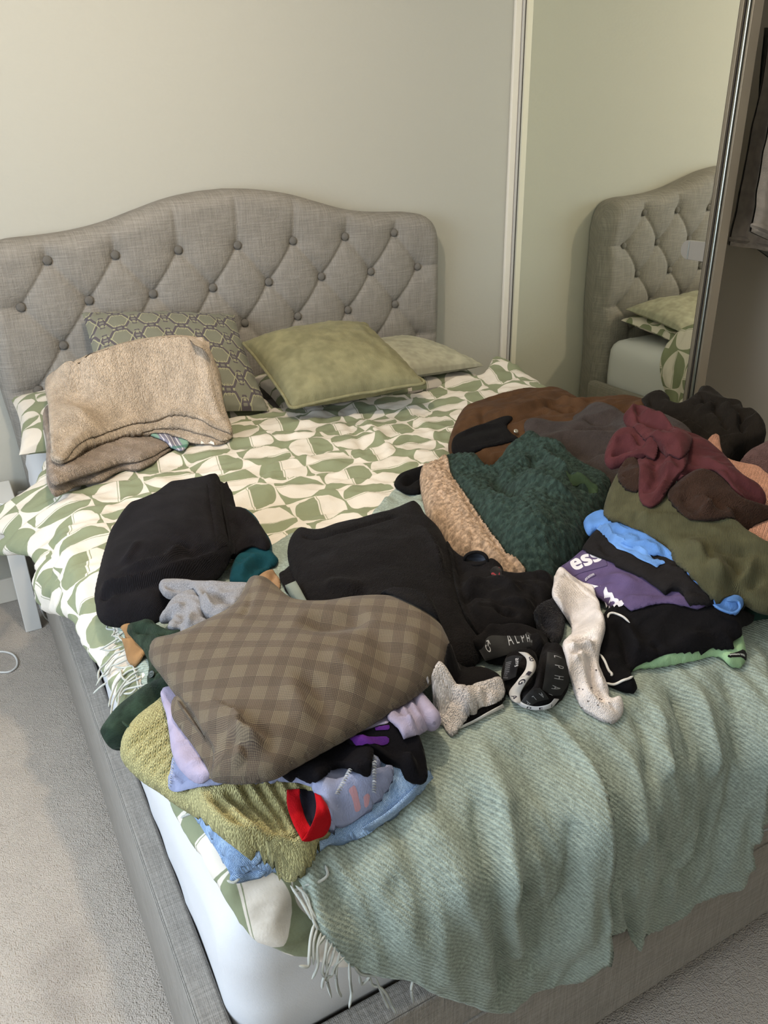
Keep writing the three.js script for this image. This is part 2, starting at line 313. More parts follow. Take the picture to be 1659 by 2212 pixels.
/* A sheet through rows of points [pixel x, pixel y, height cm] (or vectors), smooth both ways, with a thickness in mm. */
function sheet(rows, thick = 2, nu = 24, nv = 12, o = {}) {
  const R = rows.map((r) => openCurve(r.map((p) => p.isVector3 ? p : at(p)), nu));
  const cols = []; for (let i = 0; i <= nu; i++) cols.push(R.length > 2 ? openCurve(R.map((r) => r[i]), nv) : Array.from({ length: nv + 1 }, (_, k) => R[0][i].clone().lerp(R[1][i], k / nv)));
  const W = nv + 1, N = (nu + 1) * W, pts = [], uv = []; let cu = 0;
  for (let i = 0; i <= nu; i++) { if (i) cu += cols[i][nv >> 1].distanceTo(cols[i - 1][nv >> 1]); let cv = 0; for (let j = 0; j <= nv; j++) { if (j) cv += cols[i][j].distanceTo(cols[i][j - 1]); pts.push(cols[i][j]); uv.push(o.unit ? i / nu : cu, o.unit ? j / nv : cv); } }
  const idx = []; for (let i = 0; i < nu; i++) for (let j = 0; j < nv; j++) { const a = i * W + j, b = a + W; idx.push(a, b, a + 1, b, b + 1, a + 1); }
  const flat = geoOf(pts.flatMap((p) => [p.x, p.y, p.z]), idx, uv), nm = flat.attributes.normal, wr = o.w ? wrinkleField(o.w) : null;
  let sgn = 1; { let s = 0; for (let k = 0; k < N; k++) s += nm.getY(k); if (s < 0) sgn = -1; }
  const t = thick / 1000, pos = [], tex = [];
  for (const side of [1, -1]) for (let k = 0; k < N; k++) {
    const p = pts[k], i = (k / W) | 0, j = k % W, edge = Math.min(1, Math.min(i, nu - i, j, nv - j) / 1.5 + 0.25), h = side * sgn * t * 0.5 * edge + (wr ? wr(uv[k * 2], uv[k * 2 + 1]) : 0);
    pos.push(p.x + nm.getX(k) * h, p.y + nm.getY(k) * h, p.z + nm.getZ(k) * h); tex.push(uv[k * 2], uv[k * 2 + 1]);
  }
  const ix = []; for (let k = 0; k < idx.length; k += 3) { const [a, b, c] = sgn > 0 ? [idx[k], idx[k + 1], idx[k + 2]] : [idx[k], idx[k + 2], idx[k + 1]]; ix.push(a, b, c, a + N, c + N, b + N); }
  const edge = (a, b) => ix.push(a, a + N, b, b, a + N, b + N);
  for (let i = 0; i < nu; i++) { edge(i * W, (i + 1) * W); edge((i + 1) * W + nv, i * W + nv); }
  for (let j = 0; j < nv; j++) { edge(j + 1, j); edge(nu * W + j, nu * W + j + 1); }
  return geoOf(pos, ix, tex);
}
/* A soft tube along points [pixel x, pixel y, height cm of its axis, half width mm, half height mm]. */
function tube(path, o = {}) {
  const n = o.n ?? path.length * 8, m = o.m ?? 14, C = new THREE.CatmullRomCurve3(path.map((p) => p.isVector3 ? p : at(p)), false, 'centripetal'), pts = C.getPoints(n);
  const val = (k, i) => { const q = i / n * (path.length - 1), a = Math.floor(q), b = Math.min(path.length - 1, a + 1); return lerp(path[a][k], path[b][k], sstep(0, 1, q - a)); };
  const pos = [], uv = [], idx = []; let len = 0; const wr = o.w ? wrinkleField(o.w) : null;
  for (let i = 0; i <= n; i++) {
    const t = pts[Math.min(n, i + 1)].clone().sub(pts[Math.max(0, i - 1)]).normalize(), side = V3(-t.z, 0, t.x).normalize(), nor = side.clone().cross(t).normalize(); if (nor.y < 0) nor.negate();
    if (i) len += pts[i].distanceTo(pts[i - 1]);
    const cap = o.open ? 1 : Math.sqrt(Math.min(1, Math.min(i + 0.15, n - i + 0.15) / (o.cap ?? 3))), a = (o.r ? o.r : val(3, i)) / 1000 * cap, b = (o.r ? o.r : val(4, i)) / 1000 * cap;
    for (let j = 0; j < m; j++) {
      const f = j / m * TAU, per = (a + b) * Math.PI, rib = o.rib ? 1 + o.rib[1] * (i / n >= o.rib[2] && i / n <= o.rib[3] ? 1 : 0) * Math.cos(f * o.rib[0]) : 1, k = rib + (wr ? wr(len, f / TAU * per) / Math.max(a, 0.004) : 0);
      const p = pts[i].clone().addScaledVector(side, Math.cos(f) * a * k).addScaledVector(nor, Math.sin(f) * b * k);
      pos.push(p.x, p.y, p.z); uv.push(f / TAU * per, len);
    }
  }
  for (let i = 0; i < n; i++) for (let j = 0; j < m; j++) { const a = i * m + j, b = i * m + (j + 1) % m, c = a + m, d = b + m; idx.push(a, b, c, b, d, c); }
  if (!o.open) { for (const [i, s] of [[0, 0], [n, 1]]) { const k = pos.length / 3; pos.push(pts[i].x, pts[i].y, pts[i].z); uv.push(0, 0); for (let j = 0; j < m; j++) { const a = i * m + j, b = i * m + (j + 1) % m; s ? idx.push(a, b, k) : idx.push(b, a, k); } } }
  return geoOf(pos, idx, uv);
}
/* A flat piece (print, stripe, hem, pocket) sewn on the garment made last: its outline in pixels follows that garment's top. */
function patch(px, lift = 1.2, step = 4, o = {}) {
  const W = px.map((q) => { const w = at([q[0], q[1], 1000]); return [w.x, w.z]; }), P = o.sharp ? W : closedCurve(W.map((w) => V3(w[0], 0, w[1])), px.length * 6).map((p) => [p.x, p.z]);
  const M = fillPoly(P, step / 1000), pos = [], uv = [], idx = [];
  const [O, U, Vv] = o.frame ? o.frame.map((q) => { const w = at([q[0], q[1], 1000]); return [w.x, w.z]; }) : [[0, 0], [1, 0], [0, 1]], ux = U[0] - O[0], uz = U[1] - O[1], vx = Vv[0] - O[0], vz = Vv[1] - O[1], det = ux * vz - uz * vx;
  for (const [x, z, d] of M.v) { const y = gLin(x, z) + 0.0008 + lift / 1000 * (d > 0 ? 1 : 0.35); pos.push(x, y, z); const a = x - O[0], b = z - O[1]; uv.push((a * vz - b * vx) / det, (ux * b - uz * a) / det); }
  for (const [a, b, c] of M.f) idx.push(a, b, c);
  return geoOf(pos, idx, uv);
}

// ------------------------------------------------------------------ the room
const wallMat = new THREE.MeshStandardMaterial({ color: new THREE.Color().setRGB(0.475, 0.468, 0.415), roughness: 0.9, bumpMap: sized(T.plain, 0.12), bumpScale: 0.0004 });
const whiteTrim = new THREE.MeshStandardMaterial({ color: new THREE.Color().setRGB(0.74, 0.70, 0.62), roughness: 0.5 });
const ceilMat = new THREE.MeshStandardMaterial({ color: new THREE.Color().setRGB(0.82, 0.8, 0.76), roughness: 0.95 });
const XL = -2.3, XR = 1.85, ZB = 3.6, HC = 2.42, MX = 1.198;
structure('wall_back', box(XR - XL + 0.3, HC + 0.2, 0.12, (XL + XR) / 2, HC / 2, -0.06), wallMat);
structure('wall_front', box(XR - XL + 0.3, HC + 0.2, 0.12, (XL + XR) / 2, HC / 2, ZB + 0.06), wallMat);
structure('ceiling', box(XR - XL + 0.3, 0.12, ZB + 0.3, (XL + XR) / 2, HC + 0.06, ZB / 2), ceilMat);
{ // left wall with the window opening
  const z0 = 0.8, z1 = 2.7, y0 = 0.8, y1 = 2.05, t = 0.14, x = XL - t / 2;
  structure('wall_left', merge([box(t, HC + 0.2, z0 + 0.1, x, HC / 2, z0 / 2 - 0.05), box(t, HC + 0.2, ZB - z1 + 0.1, x, HC / 2, (ZB + z1) / 2 + 0.05), box(t, y0 + 0.1, z1 - z0, x, y0 / 2 - 0.05, (z0 + z1) / 2), box(t, HC - y1 + 0.1, z1 - z0, x, (HC + y1) / 2 + 0.05, (z0 + z1) / 2)]), wallMat);
  const w = new THREE.Group(); w.name = 'window_1'; w.userData.kind = 'structure'; scene.add(w);
  const fr = (g) => structure('window_frame', g, whiteTrim, w), q = XL - 0.09;
  fr(merge([rbox(0.06, 0.05, z1 - z0, q, y0 + 0.025, (z0 + z1) / 2), rbox(0.06, 0.05, z1 - z0, q, y1 - 0.025, (z0 + z1) / 2), rbox(0.06, y1 - y0, 0.05, q, (y0 + y1) / 2, z0 + 0.025), rbox(0.06, y1 - y0, 0.05, q, (y0 + y1) / 2, z1 - 0.025), rbox(0.06, y1 - y0, 0.05, q, (y0 + y1) / 2, (z0 + z1) / 2)]));
  structure('window_sill', rbox(0.16, 0.03, z1 - z0 + 0.08, XL - 0.02, y0 - 0.015, (z0 + z1) / 2), whiteTrim, w);
  const glass = new THREE.MeshPhysicalMaterial({ color: 0xffffff, transmission: 1, thickness: 0, roughness: 0.02, ior: 1.5 });
  for (const c of [0.25, 0.75]) structure('window_pane', box(0.006, y1 - y0 - 0.1, (z1 - z0) / 2 - 0.075, q, (y0 + y1) / 2, lerp(z0, z1, c)), glass, w);
}
structure('wall_right', box(0.1, HC + 0.2, ZB + 0.2, XR + 0.05, HC / 2, ZB / 2), new THREE.MeshStandardMaterial({ color: new THREE.Color().setRGB(0.74, 0.68, 0.6), roughness: 0.85 }));
structure('baseboard_back', rbox(1.45, 0.09, 0.016, -1.55, 0.045, 0.008, 0.004), whiteTrim);
structure('trim_1', rbox(0.03, HC, 0.014, MX - 0.0255, HC / 2, 0.007, 0.004), whiteTrim);
{ // carpet: short worn pile, trodden darker in places
  const pile = sized(T.fuzz, 0.24);
  const stain = dataTex(512, (u, v) => { const x = u * 4 - 2.2, z = v * 4 - 0.3; const a = 0.95 + 0.022 * fbm(x * 2.1, z * 2.1, 40, 4) + 0.03 * tn(u, v, 70, 44); let k = clamp(a, 0.55, 1); k *= 1 - 0.16 * Math.exp(-(((x + 0.97) / 0.05) ** 2 + ((z - 1.55) / 0.1) ** 2)) * (0.6 + 0.7 * tn(u, v, 60, 45)); return [k, k * 0.985, k * 0.97]; }, true);
  stain.repeat.set(0.25, 0.25); stain.offset.set(0.55, 0.075);
  const m = new THREE.MeshStandardMaterial({ color: new THREE.Color().setRGB(0.50, 0.47, 0.435), roughness: 1, map: stain, bumpMap: pile, bumpScale: 0.0025 });
  const g = new THREE.BoxGeometry(XR - XL + 0.3, 0.1, ZB + 0.3); const p = g.attributes.position, uv = g.attributes.uv;
  g.translate((XL + XR) / 2, -0.05, ZB / 2);
  for (let i = 0; i < p.count; i++) uv.setXY(i, p.getX(i), p.getZ(i));
  structure('floor', g, m);
}

// ------------------------------------------------------------------ the bed
const linenTex = dataTex(1024, (u, v) => {
  const a = tn(u, v * 0.5 + 0.5 * Math.round(v), 3, 1); let h = 0.5; void a;
  const r1 = noise(u * 9, Math.floor(v * 512) * 0.83, 3), r2 = noise(Math.floor(u * 512) * 0.83, v * 9, 4);
  h = 0.86 + 0.10 * r1 + 0.10 * r2;
  return [h, h * 0.99, h * 0.975];
}, true);
const greyLinen = cloth('#9d9488', 'weave', 0.05, 0.0009, { map: sized(linenTex, 0.5), rough: 0.95, sheen: 0.15 });
greyLinen.color.setRGB(0.365, 0.35, 0.327);
const bed = thing('bed', 'grey linen upholstered bed with a deep buttoned camelback headboard and low padded side rails', 'bed');
{ // headboard: buttons lie where the photograph shows them, 196 mm apart
  const half = [[0, 1.292], [0.1, 1.286], [0.2, 1.27], [0.3, 1.242], [0.4, 1.213], [0.5, 1.195], [0.6, 1.187], [0.69, 1.182], [0.74, 1.168], [0.772, 1.136], [0.787, 1.085], [0.789, 1.0], [0.787, 0.75], [0.775, 0.6], [0.77, 0.45], [0.77, 0.3]];
  const curve = new THREE.CatmullRomCurve3(half.map(([x, y]) => V3(x, y, 0)), false, 'centripetal').getPoints(110);
  const P = [...curve.map((p) => [p.x, p.y]), ...curve.slice(1).reverse().map((p) => [-p.x, p.y])];
  const SX = 0.196, RY = 0.1261, Y1 = 1.1234, rows = [], btn = [];
  for (let r = 0; r < 5; r++) { const odd = r % 2, row = []; for (let i = 0; i < 7 + odd; i++) row.push([(i - 3 - odd * 0.5) * SX, Y1 - r * RY]); rows.push(row); btn.push(...row); }
  const segs = [];
  for (let r = 0; r < 4; r++) for (const a of rows[r]) for (const b of rows[r + 1]) if (Math.abs(a[0] - b[0]) < SX * 0.6) segs.push([a, b, 1]);
  for (const a of rows[0]) segs.push([a, [a[0] * 1.04, 1.3], 0.6]);
  for (const r of [1, 3]) { segs.push([rows[r][0], [-0.8, rows[r][0][1]], 0.6]); segs.push([rows[r][7], [0.8, rows[r][7][1]], 0.6]); }
  const M = fillPoly(P, 0.0065), pos = [], uv = [], idx = [];
  for (const [x, y, d] of M.v) {
    let g = 1e9; for (const [a, b, k] of segs) { const dx = b[0] - a[0], dy = b[1] - a[1], t = clamp(((x - a[0]) * dx + (y - a[1]) * dy) / (dx * dx + dy * dy), 0, 1); g = Math.min(g, Math.hypot(x - a[0] - t * dx, y - a[1] - t * dy) + (1 - k) * 0.008); }
    let q = 1e9; for (const b of btn) q = Math.min(q, Math.hypot(x - b[0], y - b[1]));
    const groove = Math.exp(-g / 0.006), hollow = Math.exp(-((q / 0.032) ** 1.2));
    const z = 0.062 + 0.066 * prof(d / 0.05) - (0.0065 * groove + 0.008 * Math.exp(-g / 0.03) + 0.021 * hollow) * sstep(0.0, 0.04, d);
    pos.push(x, y, z); uv.push(x, y);
  }
  for (const [a, b, c] of M.f) idx.push(a, c, b);
  const sideRow = P.map((p) => p), n0 = pos.length / 3;
  for (const z of [0.062, 0.03, 0.006]) for (const p of sideRow) { pos.push(p[0], p[1], z); uv.push(p[0] + z, p[1] + z); }
  const m = sideRow.length; for (let r = 0; r < 2; r++) for (let i = 0; i < m; i++) { const a = n0 + r * m + i, b = n0 + r * m + (i + 1) % m; idx.push(a, b, a + m, b, b + m, a + m); }
  const hb = part('headboard', geoOf(pos, idx, uv), greyLinen, bed);
  const bg = new THREE.LatheGeometry([[0, 0.0085], [0.005, 0.0082], [0.0095, 0.0065], [0.0128, 0.003], [0.0135, 0], [0.0125, -0.003], [0.009, -0.004]].map((p) => new THREE.Vector2(...p)), 24).rotateX(Math.PI / 2);
  for (const [x, y] of btn.slice(0, 29)) { const b = part('button', bg, greyLinen, hb); b.position.set(x, y, 0.107); }
}
{ // rails: a long padded box each, the top edge rounded
  const uvBox = (g) => { const p = g.attributes.position, n = g.attributes.normal, uv = g.attributes.uv; for (let i = 0; i < p.count; i++) { const ax = Math.abs(n.getX(i)), ay = Math.abs(n.getY(i)); uv.setXY(i, ax > 0.6 ? p.getZ(i) : p.getX(i), ay > 0.6 ? p.getZ(i) : p.getY(i)); } return g; };
  part('side_rail', uvBox(rbox(0.04, 0.40, 1.99, -0.7925, 0.235, 1.11, 0.008, 5)), greyLinen, bed);
  part('side_rail', uvBox(rbox(0.05, 0.40, 1.99, 0.811, 0.235, 1.11, 0.02, 5)), greyLinen, bed);
  part('foot_panel', uvBox(rbox(1.66, 0.315, 0.045, 0.01, 0.2375, 2.130, 0.010, 5)), greyLinen, bed);
  part('piping', tube(Array.from({ length: 12 }, (_, i) => V3(-0.8 + i * 0.147, 0.295 + 0.002 * Math.sin(i), 2.153)), { r: 3, n: 40, m: 8 }), greyLinen, bed);
  const black = new THREE.MeshStandardMaterial({ color: 0x16130f, roughness: 0.6 });
  for (const [x, z] of [[-0.76, 0.2], [0.78, 0.2], [-0.76, 2.07], [0.78, 2.07]]) part('foot', rbox(0.05, 0.055, 0.05, x, 0.0275, z, 0.006), black, bed);
  part('base_board', rbox(1.5, 0.03, 1.9, 0.01, 0.355, 1.1, 0.01), black, bed);
}
// the mattress in its fitted sheet
const sheetMat = new THREE.MeshPhysicalMaterial({ color: new THREE.Color().setRGB(0.62, 0.63, 0.655), roughness: 0.45, sheen: 0.2, bumpMap: sized(T.weave, 0.03), bumpScale: 0.0002, side: THREE.DoubleSide, specularIntensity: 0.4 });
{
  const t = thing('mattress', 'white mattress in a tight fitted sheet, bare at the near front corner of the bed', 'mattress');
  const X0 = -0.772, X1 = 0.772, Z0 = 0.14, Z1 = 2.106, R = 0.06, plan = [];
  const arc = (cx, cz, a0) => { for (let i = 0; i <= 14; i++) { const a = a0 + i / 14 * Math.PI / 2; plan.push([cx + R * Math.cos(a), cz + R * Math.sin(a), Math.cos(a), Math.sin(a)]); } };
  const run = (x0, z0, x1, z1, nx, nz, n) => { for (let i = 1; i < n; i++) plan.push([lerp(x0, x1, i / n), lerp(z0, z1, i / n), nx, nz]); };
  arc(X1 - R, Z1 - R, 0); run(X1 - R, Z1, X0 + R, Z1, 0, 1, 90); arc(X0 + R, Z1 - R, Math.PI / 2); run(X0, Z1 - R, X0, Z0 + R, -1, 0, 120); arc(X0 + R, Z0 + R, Math.PI); run(X0 + R, Z0, X1 - R, Z0, 0, -1, 60); arc(X1 - R, Z0 + R, Math.PI * 1.5); run(X1, Z0 + R, X1, Z1 - R, 1, 0, 100);
  const prf = []; for (let i = 0; i <= 8; i++) { const a = i / 8 * Math.PI / 2; prf.push([0.05 * (1 - Math.cos(a)) + 0.012 * (1 - i / 8), 0.39 + 0.035 * (Math.sin(a) - 1) + 0.04]); }
  const ring = [[0.03, 0.372], [0.006, 0.378], [0.001, 0.395], [0, 0.43], [0, 0.46], [0, 0.49], [0, 0.52], [0.001, 0.545], [0.005, 0.57], [0.014, 0.592], [0.03, 0.609], [0.055, 0.618], [0.09, 0.622]];
  const pos = [], uv = [], idx = [], N = plan.length;
  const peri = [0]; for (let i = 1; i < N; i++) peri.push(peri[i - 1] + Math.hypot(plan[i][0] - plan[i - 1][0], plan[i][1] - plan[i - 1][1]));
  for (const [ins, y] of ring) plan.forEach(([x, z, nx, nz], i) => {
    const side = sstep(0.38, 0.43, y) * (1 - sstep(0.57, 0.62, y)), s = peri[i];
    const k = 0.0028 * noise(s * 2.2 + y * 6, y * 26 + s * 5, 3) + 0.0022 * (1 - 3 * Math.abs(noise(s * 3 - y * 9, y * 14 + s * 6.5, 6))) + 0.003 * Math.exp(-(((y - 0.405) / 0.007) ** 2)) + 0.0025 * noise(s * 1.3, y * 8, 9);
    pos.push(x - nx * (ins - k * side), y + (y > 0.6 ? 0.003 * noise(x * 5, z * 5, 8) : 0), z - nz * (ins - k * side)); uv.push(s, y);
  });
  for (let r = 0; r < ring.length - 1; r++) for (let i = 0; i < N; i++) { const a = r * N + i, b = r * N + (i + 1) % N; idx.push(a, a + N, b, b, a + N, b + N); }
  const k = pos.length / 3; pos.push(0, 0.624, 1.1); uv.push(0, 0); for (let i = 0; i < N; i++) idx.push((ring.length - 1) * N + i, k, (ring.length - 1) * N + (i + 1) % N);
  part('fitted_sheet', geoOf(pos, idx, uv), sheetMat, t); gRaise(pos, idx);
  part('sheet_hem', sheet([[[1600, 1799], [1630, 1796], [1665, 1785], [1720, 1765]].map((p) => onZ(...p, 2.150)), [[1600, 1808], [1630, 1802], [1665, 1792], [1720, 1772]].map((p) => onZ(...p, 2.156))], 4, 16, 6), sheetMat, t);
  seat(t);
}
seat(bed);

// ---- cloth that lies on the bed and falls over its edges: flat cloth coordinates (s across, t along) are bent over a rounded edge
class Drape {
  constructor(o) { Object.assign(this, { x0: -0.705, z1: 2.008, x1: 0.705, R: 0.105, y: 0.683, flare: 0.0, puff: () => 0, wave: () => 0 }, o); }
  at(s, t, off = 0) {
    const a = s < this.x0 ? s - this.x0 : s > this.x1 ? s - this.x1 : 0, b = Math.max(0, t - this.z1), rho = Math.hypot(a, b), R = this.R + off;
    const cs = clamp(s, this.x0, this.x1), ct = Math.min(t, this.z1), L = R * Math.PI / 2; let h, v, nh, nv;
    if (rho < L) { const q = rho / R; h = R * Math.sin(q); v = R * (1 - Math.cos(q)); nh = Math.sin(q); nv = Math.cos(q); } else { h = R; v = R + rho - L; nh = 1; nv = 0; }
    const k = rho > 1e-9 ? 1 / rho : 0, dx = a * k, dz = b * k;
    const out = this.flare * Math.max(0, rho - 0.03) + this.wave(s, t, a, b, rho) * sstep(0.04, 0.2, rho);
    const up = this.puff(s, t) * nv;
    const p = V3(cs + dx * (h + out), this.y + off + up - v, ct + dz * (h + out));
    p.n = V3(dx * nh, nv, dz * nh).normalize(); return p;
  }
  find(px, py) {                                   // flat coordinates of what the photograph shows at a pixel
    if (!this.grid) { this.grid = []; for (let s = -1.35; s <= 1.3; s += 0.05) for (let t = 0.2; t <= 2.7; t += 0.05) { const p = this.at(s, t), q = toPx(p); this.grid.push([s, t, q[0], q[1], p.distanceTo(EYE)]); } }
    let best = 1e9, s = 0, t = 0; for (const g of this.grid) { const d = Math.hypot(g[2] - px, g[3] - py) + g[4] * 25; if (d < best) { best = d; s = g[0]; t = g[1]; } }
    for (let k = 0; k < 25; k++) {
      const e = 1e-4, q = toPx(this.at(s, t)), qa = toPx(this.at(s + e, t)), qb = toPx(this.at(s, t + e));
      const a = (qa[0] - q[0]) / e, b = (qb[0] - q[0]) / e, c = (qa[1] - q[1]) / e, d = (qb[1] - q[1]) / e, ex = px - q[0], ey = py - q[1];
      const det = (a * a + c * c + 50) * (b * b + d * d + 50) - (a * b + c * d) ** 2, ga = a * ex + c * ey, gb = b * ex + d * ey;
      s += clamp(((b * b + d * d + 50) * ga - (a * b + c * d) * gb) / det, -0.06, 0.06); t += clamp(((a * a + c * c + 50) * gb - (a * b + c * d) * ga) / det, -0.06, 0.06);
    }
    return [s, t];
  }
  cloth(outline, o) {                              // outline: flat points; a cloth of thickness o.t between them
    const P = closedCurve(outline.map((p) => V3(p[0], 0, p[1])), outline.length * 10).map((p) => [p.x, p.z]);
    const M = fillPoly(P, o.step), n = M.v.length, pos = [], uv = [], idx = [];
    const st = strokeField(o.s, (q) => q.length === 2 ? this.find(...q) : q.slice(0, 2)), wr = wrinkleField(o.w);
    const T0 = [];
    for (const [s, t, d] of M.v) {
      const e = prof(d / o.edge), h = (o.off ?? 0) + o.t * e + (st(s, t) + wr(s, t)) * (o.calm ? o.calm(s, t) : 1) * (0.35 + 0.65 * sstep(0, o.edge, d)), p = this.at(s, t, 0);
      pos.push(p.x + p.n.x * h, p.y + p.n.y * h, p.z + p.n.z * h); uv.push(s, t); T0.push(h);
    }
    for (const [a, b, c] of M.f) idx.push(a, b, c);
    const top = pos.slice(), ti = idx.slice(), low = [];
    M.v.forEach(([s, t, d], i) => {
      if (d <= 0) { low.push(i); return; }
      const p = this.at(s, t, 0), h = Math.min((o.off ?? 0) - 0.2 * o.t * prof(d / o.edge), T0[i] - 0.0015); low.push(pos.length / 3); pos.push(p.x + p.n.x * h, p.y + p.n.y * h, p.z + p.n.z * h); uv.push(s, t + 0.01);
    });
    for (const [a, b, c] of M.f) idx.push(low[a], low[c], low[b]);
    gRaise(top, ti);
    this.lastOutline = P;
    return geoOf(pos, idx, uv);
  }
}
const bumpAt = (x, z, a, rx, rz) => (s, t) => a * Math.exp(-(((s - x) / rx) ** 2) - (((t - z) / rz) ** 2));
// duvet cover: leaves in a counterchanged square grid, every other leaf turned a quarter
const leafTex = canvasTex(1024, 1024, (g, W) => {
  const green = '#80866c', white = '#cfc8bd', c = W / 4, r = rng(5);
  g.fillStyle = white; g.fillRect(0, 0, W, W);
  for (let j = 0; j < 4; j++) for (let i = 0; i < 4; i++) {
    g.save(); g.translate((i + 0.5) * c, (j + 0.5) * c); const turned = (i + j) % 2; if (turned) g.rotate(Math.PI / 2 + ((i + j) % 4 === 1 ? 0 : Math.PI)); else if (j % 2) g.rotate(Math.PI);
    const h = c / 2, k = turned ? 0.10 : 0.16, w = h * 0.96;
    g.beginPath(); g.rect(-h, -h, 2 * h, 2 * h); g.clip();
    g.beginPath(); g.moveTo(-h * k * 1.2, -h); g.lineTo(h * k * 1.2, h); g.lineTo(h, h); g.lineTo(h, -h); g.closePath(); g.fillStyle = green; g.fill();
    const lobe = (s, col) => { g.beginPath(); g.moveTo(-h * k, -h * 0.98); g.bezierCurveTo(s * w * 0.75, -h * 1.0, s * w * 1.12, -h * 0.35, s * w * 0.94, h * 0.25); g.bezierCurveTo(s * w * 0.85, h * 0.62, s * w * 0.5, h * 0.86, h * k, h * 0.98); g.closePath(); g.fillStyle = col; g.fill(); };
    lobe(-1, green); lobe(1, white);
    g.lineCap = 'round'; g.strokeStyle = white; g.lineWidth = c * 0.05; g.beginPath(); g.moveTo(-h * k * 1.05, -h); g.lineTo(h * k * 1.05, h); g.stroke();
    g.strokeStyle = green; g.lineWidth = c * 0.012; g.beginPath(); g.moveTo(-h * k * 1.05 + c * 0.012, -h); g.lineTo(h * k * 1.05 + c * 0.012, h); g.stroke();
    g.restore();
  }
  void r;
});
leafTex.repeat.set(1 / 0.50, 1 / 0.44); leafTex.offset.set(0.12, 0.06);
const leafMat = cloth('#ffffff', 'weave', 0.03, 0.0002, { map: leafTex, sheen: 0.15, rough: 0.85 });
const DUV = new Drape({
  puff: (s, t) => bumpAt(0.62, 0.55, 0.075, 0.28, 0.2)(s, t) + bumpAt(-0.3, 0.75, 0.012, 0.3, 0.25)(s, t) + 0.01 * noise(s * 3, t * 3, 2),
  wave: (s, t, a, b) => b > 0 ? 0.004 : a < 0 ? 0.10 * Math.exp(-(((t - 0.72) / 0.22) ** 2)) + 0.02 * noise(t * 5, 1, 6) + 0.012 : 0.012,
});
let duvetEdge;
{
  const px = [[100, 985], [58, 1062], [30, 1112], [4, 1160], [22, 1184], [62, 1206], [80, 1250], [86, 1296], [100, 1322], [128, 1330], [148, 1342], [168, 1384], [188, 1414], [204, 1436], [226, 1466], [244, 1510], [262, 1560], [300, 1625], [345, 1705], [392, 1800], [432, 1856], [480, 1942], [510, 1992], [548, 2036], [600, 2058], [650, 2072], [760, 2088]].map((p) => DUV.find(...p));
  const foot = px[px.length - 1][1];
  const out = [...px, [-0.3, foot + 0.01], [0.1, foot], [0.5, foot + 0.01], [0.74, foot - 0.02], [0.95, foot - 0.1], [1.02, 1.8], [1.03, 1.2], [1.02, 0.72], [0.98, 0.56], [0.8, 0.5], ...[[1040, 806], [985, 812], [930, 840], [840, 856], [760, 867], [680, 874], [600, 884], [545, 898], [500, 908]].map((p) => DUV.find(...p)), [-0.5, 0.56], [-0.64, 0.6]];
  const t = thing('duvet', 'puffy white duvet with a sage green leaf print spread across the bed under the clothes', 'duvet');
  part('duvet_cover', DUV.cloth(out, {
    step: 0.008, t: 0.012, edge: 0.02, off: -0.008, calm: (s, t) => 1 - 0.85 * sstep(1.9, 2.0, t) * sstep(-0.62, -0.5, s),
    w: [[8, 130, 2.4, 4, 2], [6, 60, 3, 8, 5, 'v'], [4.2, 30, 3, 14, 7], [3, 42, 2.5, -40, 9, 'v'], [1.5, 16, 2, 20, 12]],
    s: [{ p: [[760, 880], [800, 930], [840, 980], [850, 1020]], a: 9, w: 14 }, { p: [[740, 900], [770, 950], [800, 1000]], a: -7, w: 12 }, { p: [[500, 935], [620, 925], [720, 905]], a: 5, w: 12 }, { p: [[520, 1020], [640, 1000], [760, 1010], [860, 1000]], a: 6, w: 13 }, { p: [[520, 1040], [650, 1030], [780, 1040], [880, 1050]], a: -5, w: 9 }, { p: [[560, 1075], [680, 1070], [800, 1075], [900, 1085]], a: 5, w: 11 }, { p: [[560, 1110], [700, 1105], [850, 1090]], a: -5, w: 9 }, { p: [[240, 1060], [330, 1040], [420, 1030]], a: 6, w: 12 }, { p: [[190, 1110], [260, 1100], [330, 1070]], a: -5, w: 9 }, { p: [[170, 1150], [230, 1140], [280, 1110]], a: 6, w: 11 }, { p: [[880, 870], [920, 930], [960, 960]], a: 6, w: 14 }, { p: [[110, 1110], [150, 1180], [180, 1270], [200, 1370]], a: 8, w: 16 }, { p: [[70, 1120], [110, 1200], [130, 1300]], a: -8, w: 14 }, { p: [[205, 1250], [230, 1330], [260, 1400]], a: -6, w: 12 }],
  }), leafMat, t);
  // the tied corner of the cover, knotted below the left edge
  part('corner_knot', lump({ rim: [[228, 1404, -3], [240, 1392, -2], [254, 1395, -1.4], [262, 1410, -1.5], [258, 1428, -2.5], [242, 1438, -3.4], [230, 1424, -3.6]], up: 9, dn: 9, r: 12, step: 3, free: true, w: [[3, 14, 1.5, 30, 3]] }), cloth('#dbd5ca', 'weave', 0.03, 0.0002), t);
  seat(t);
}
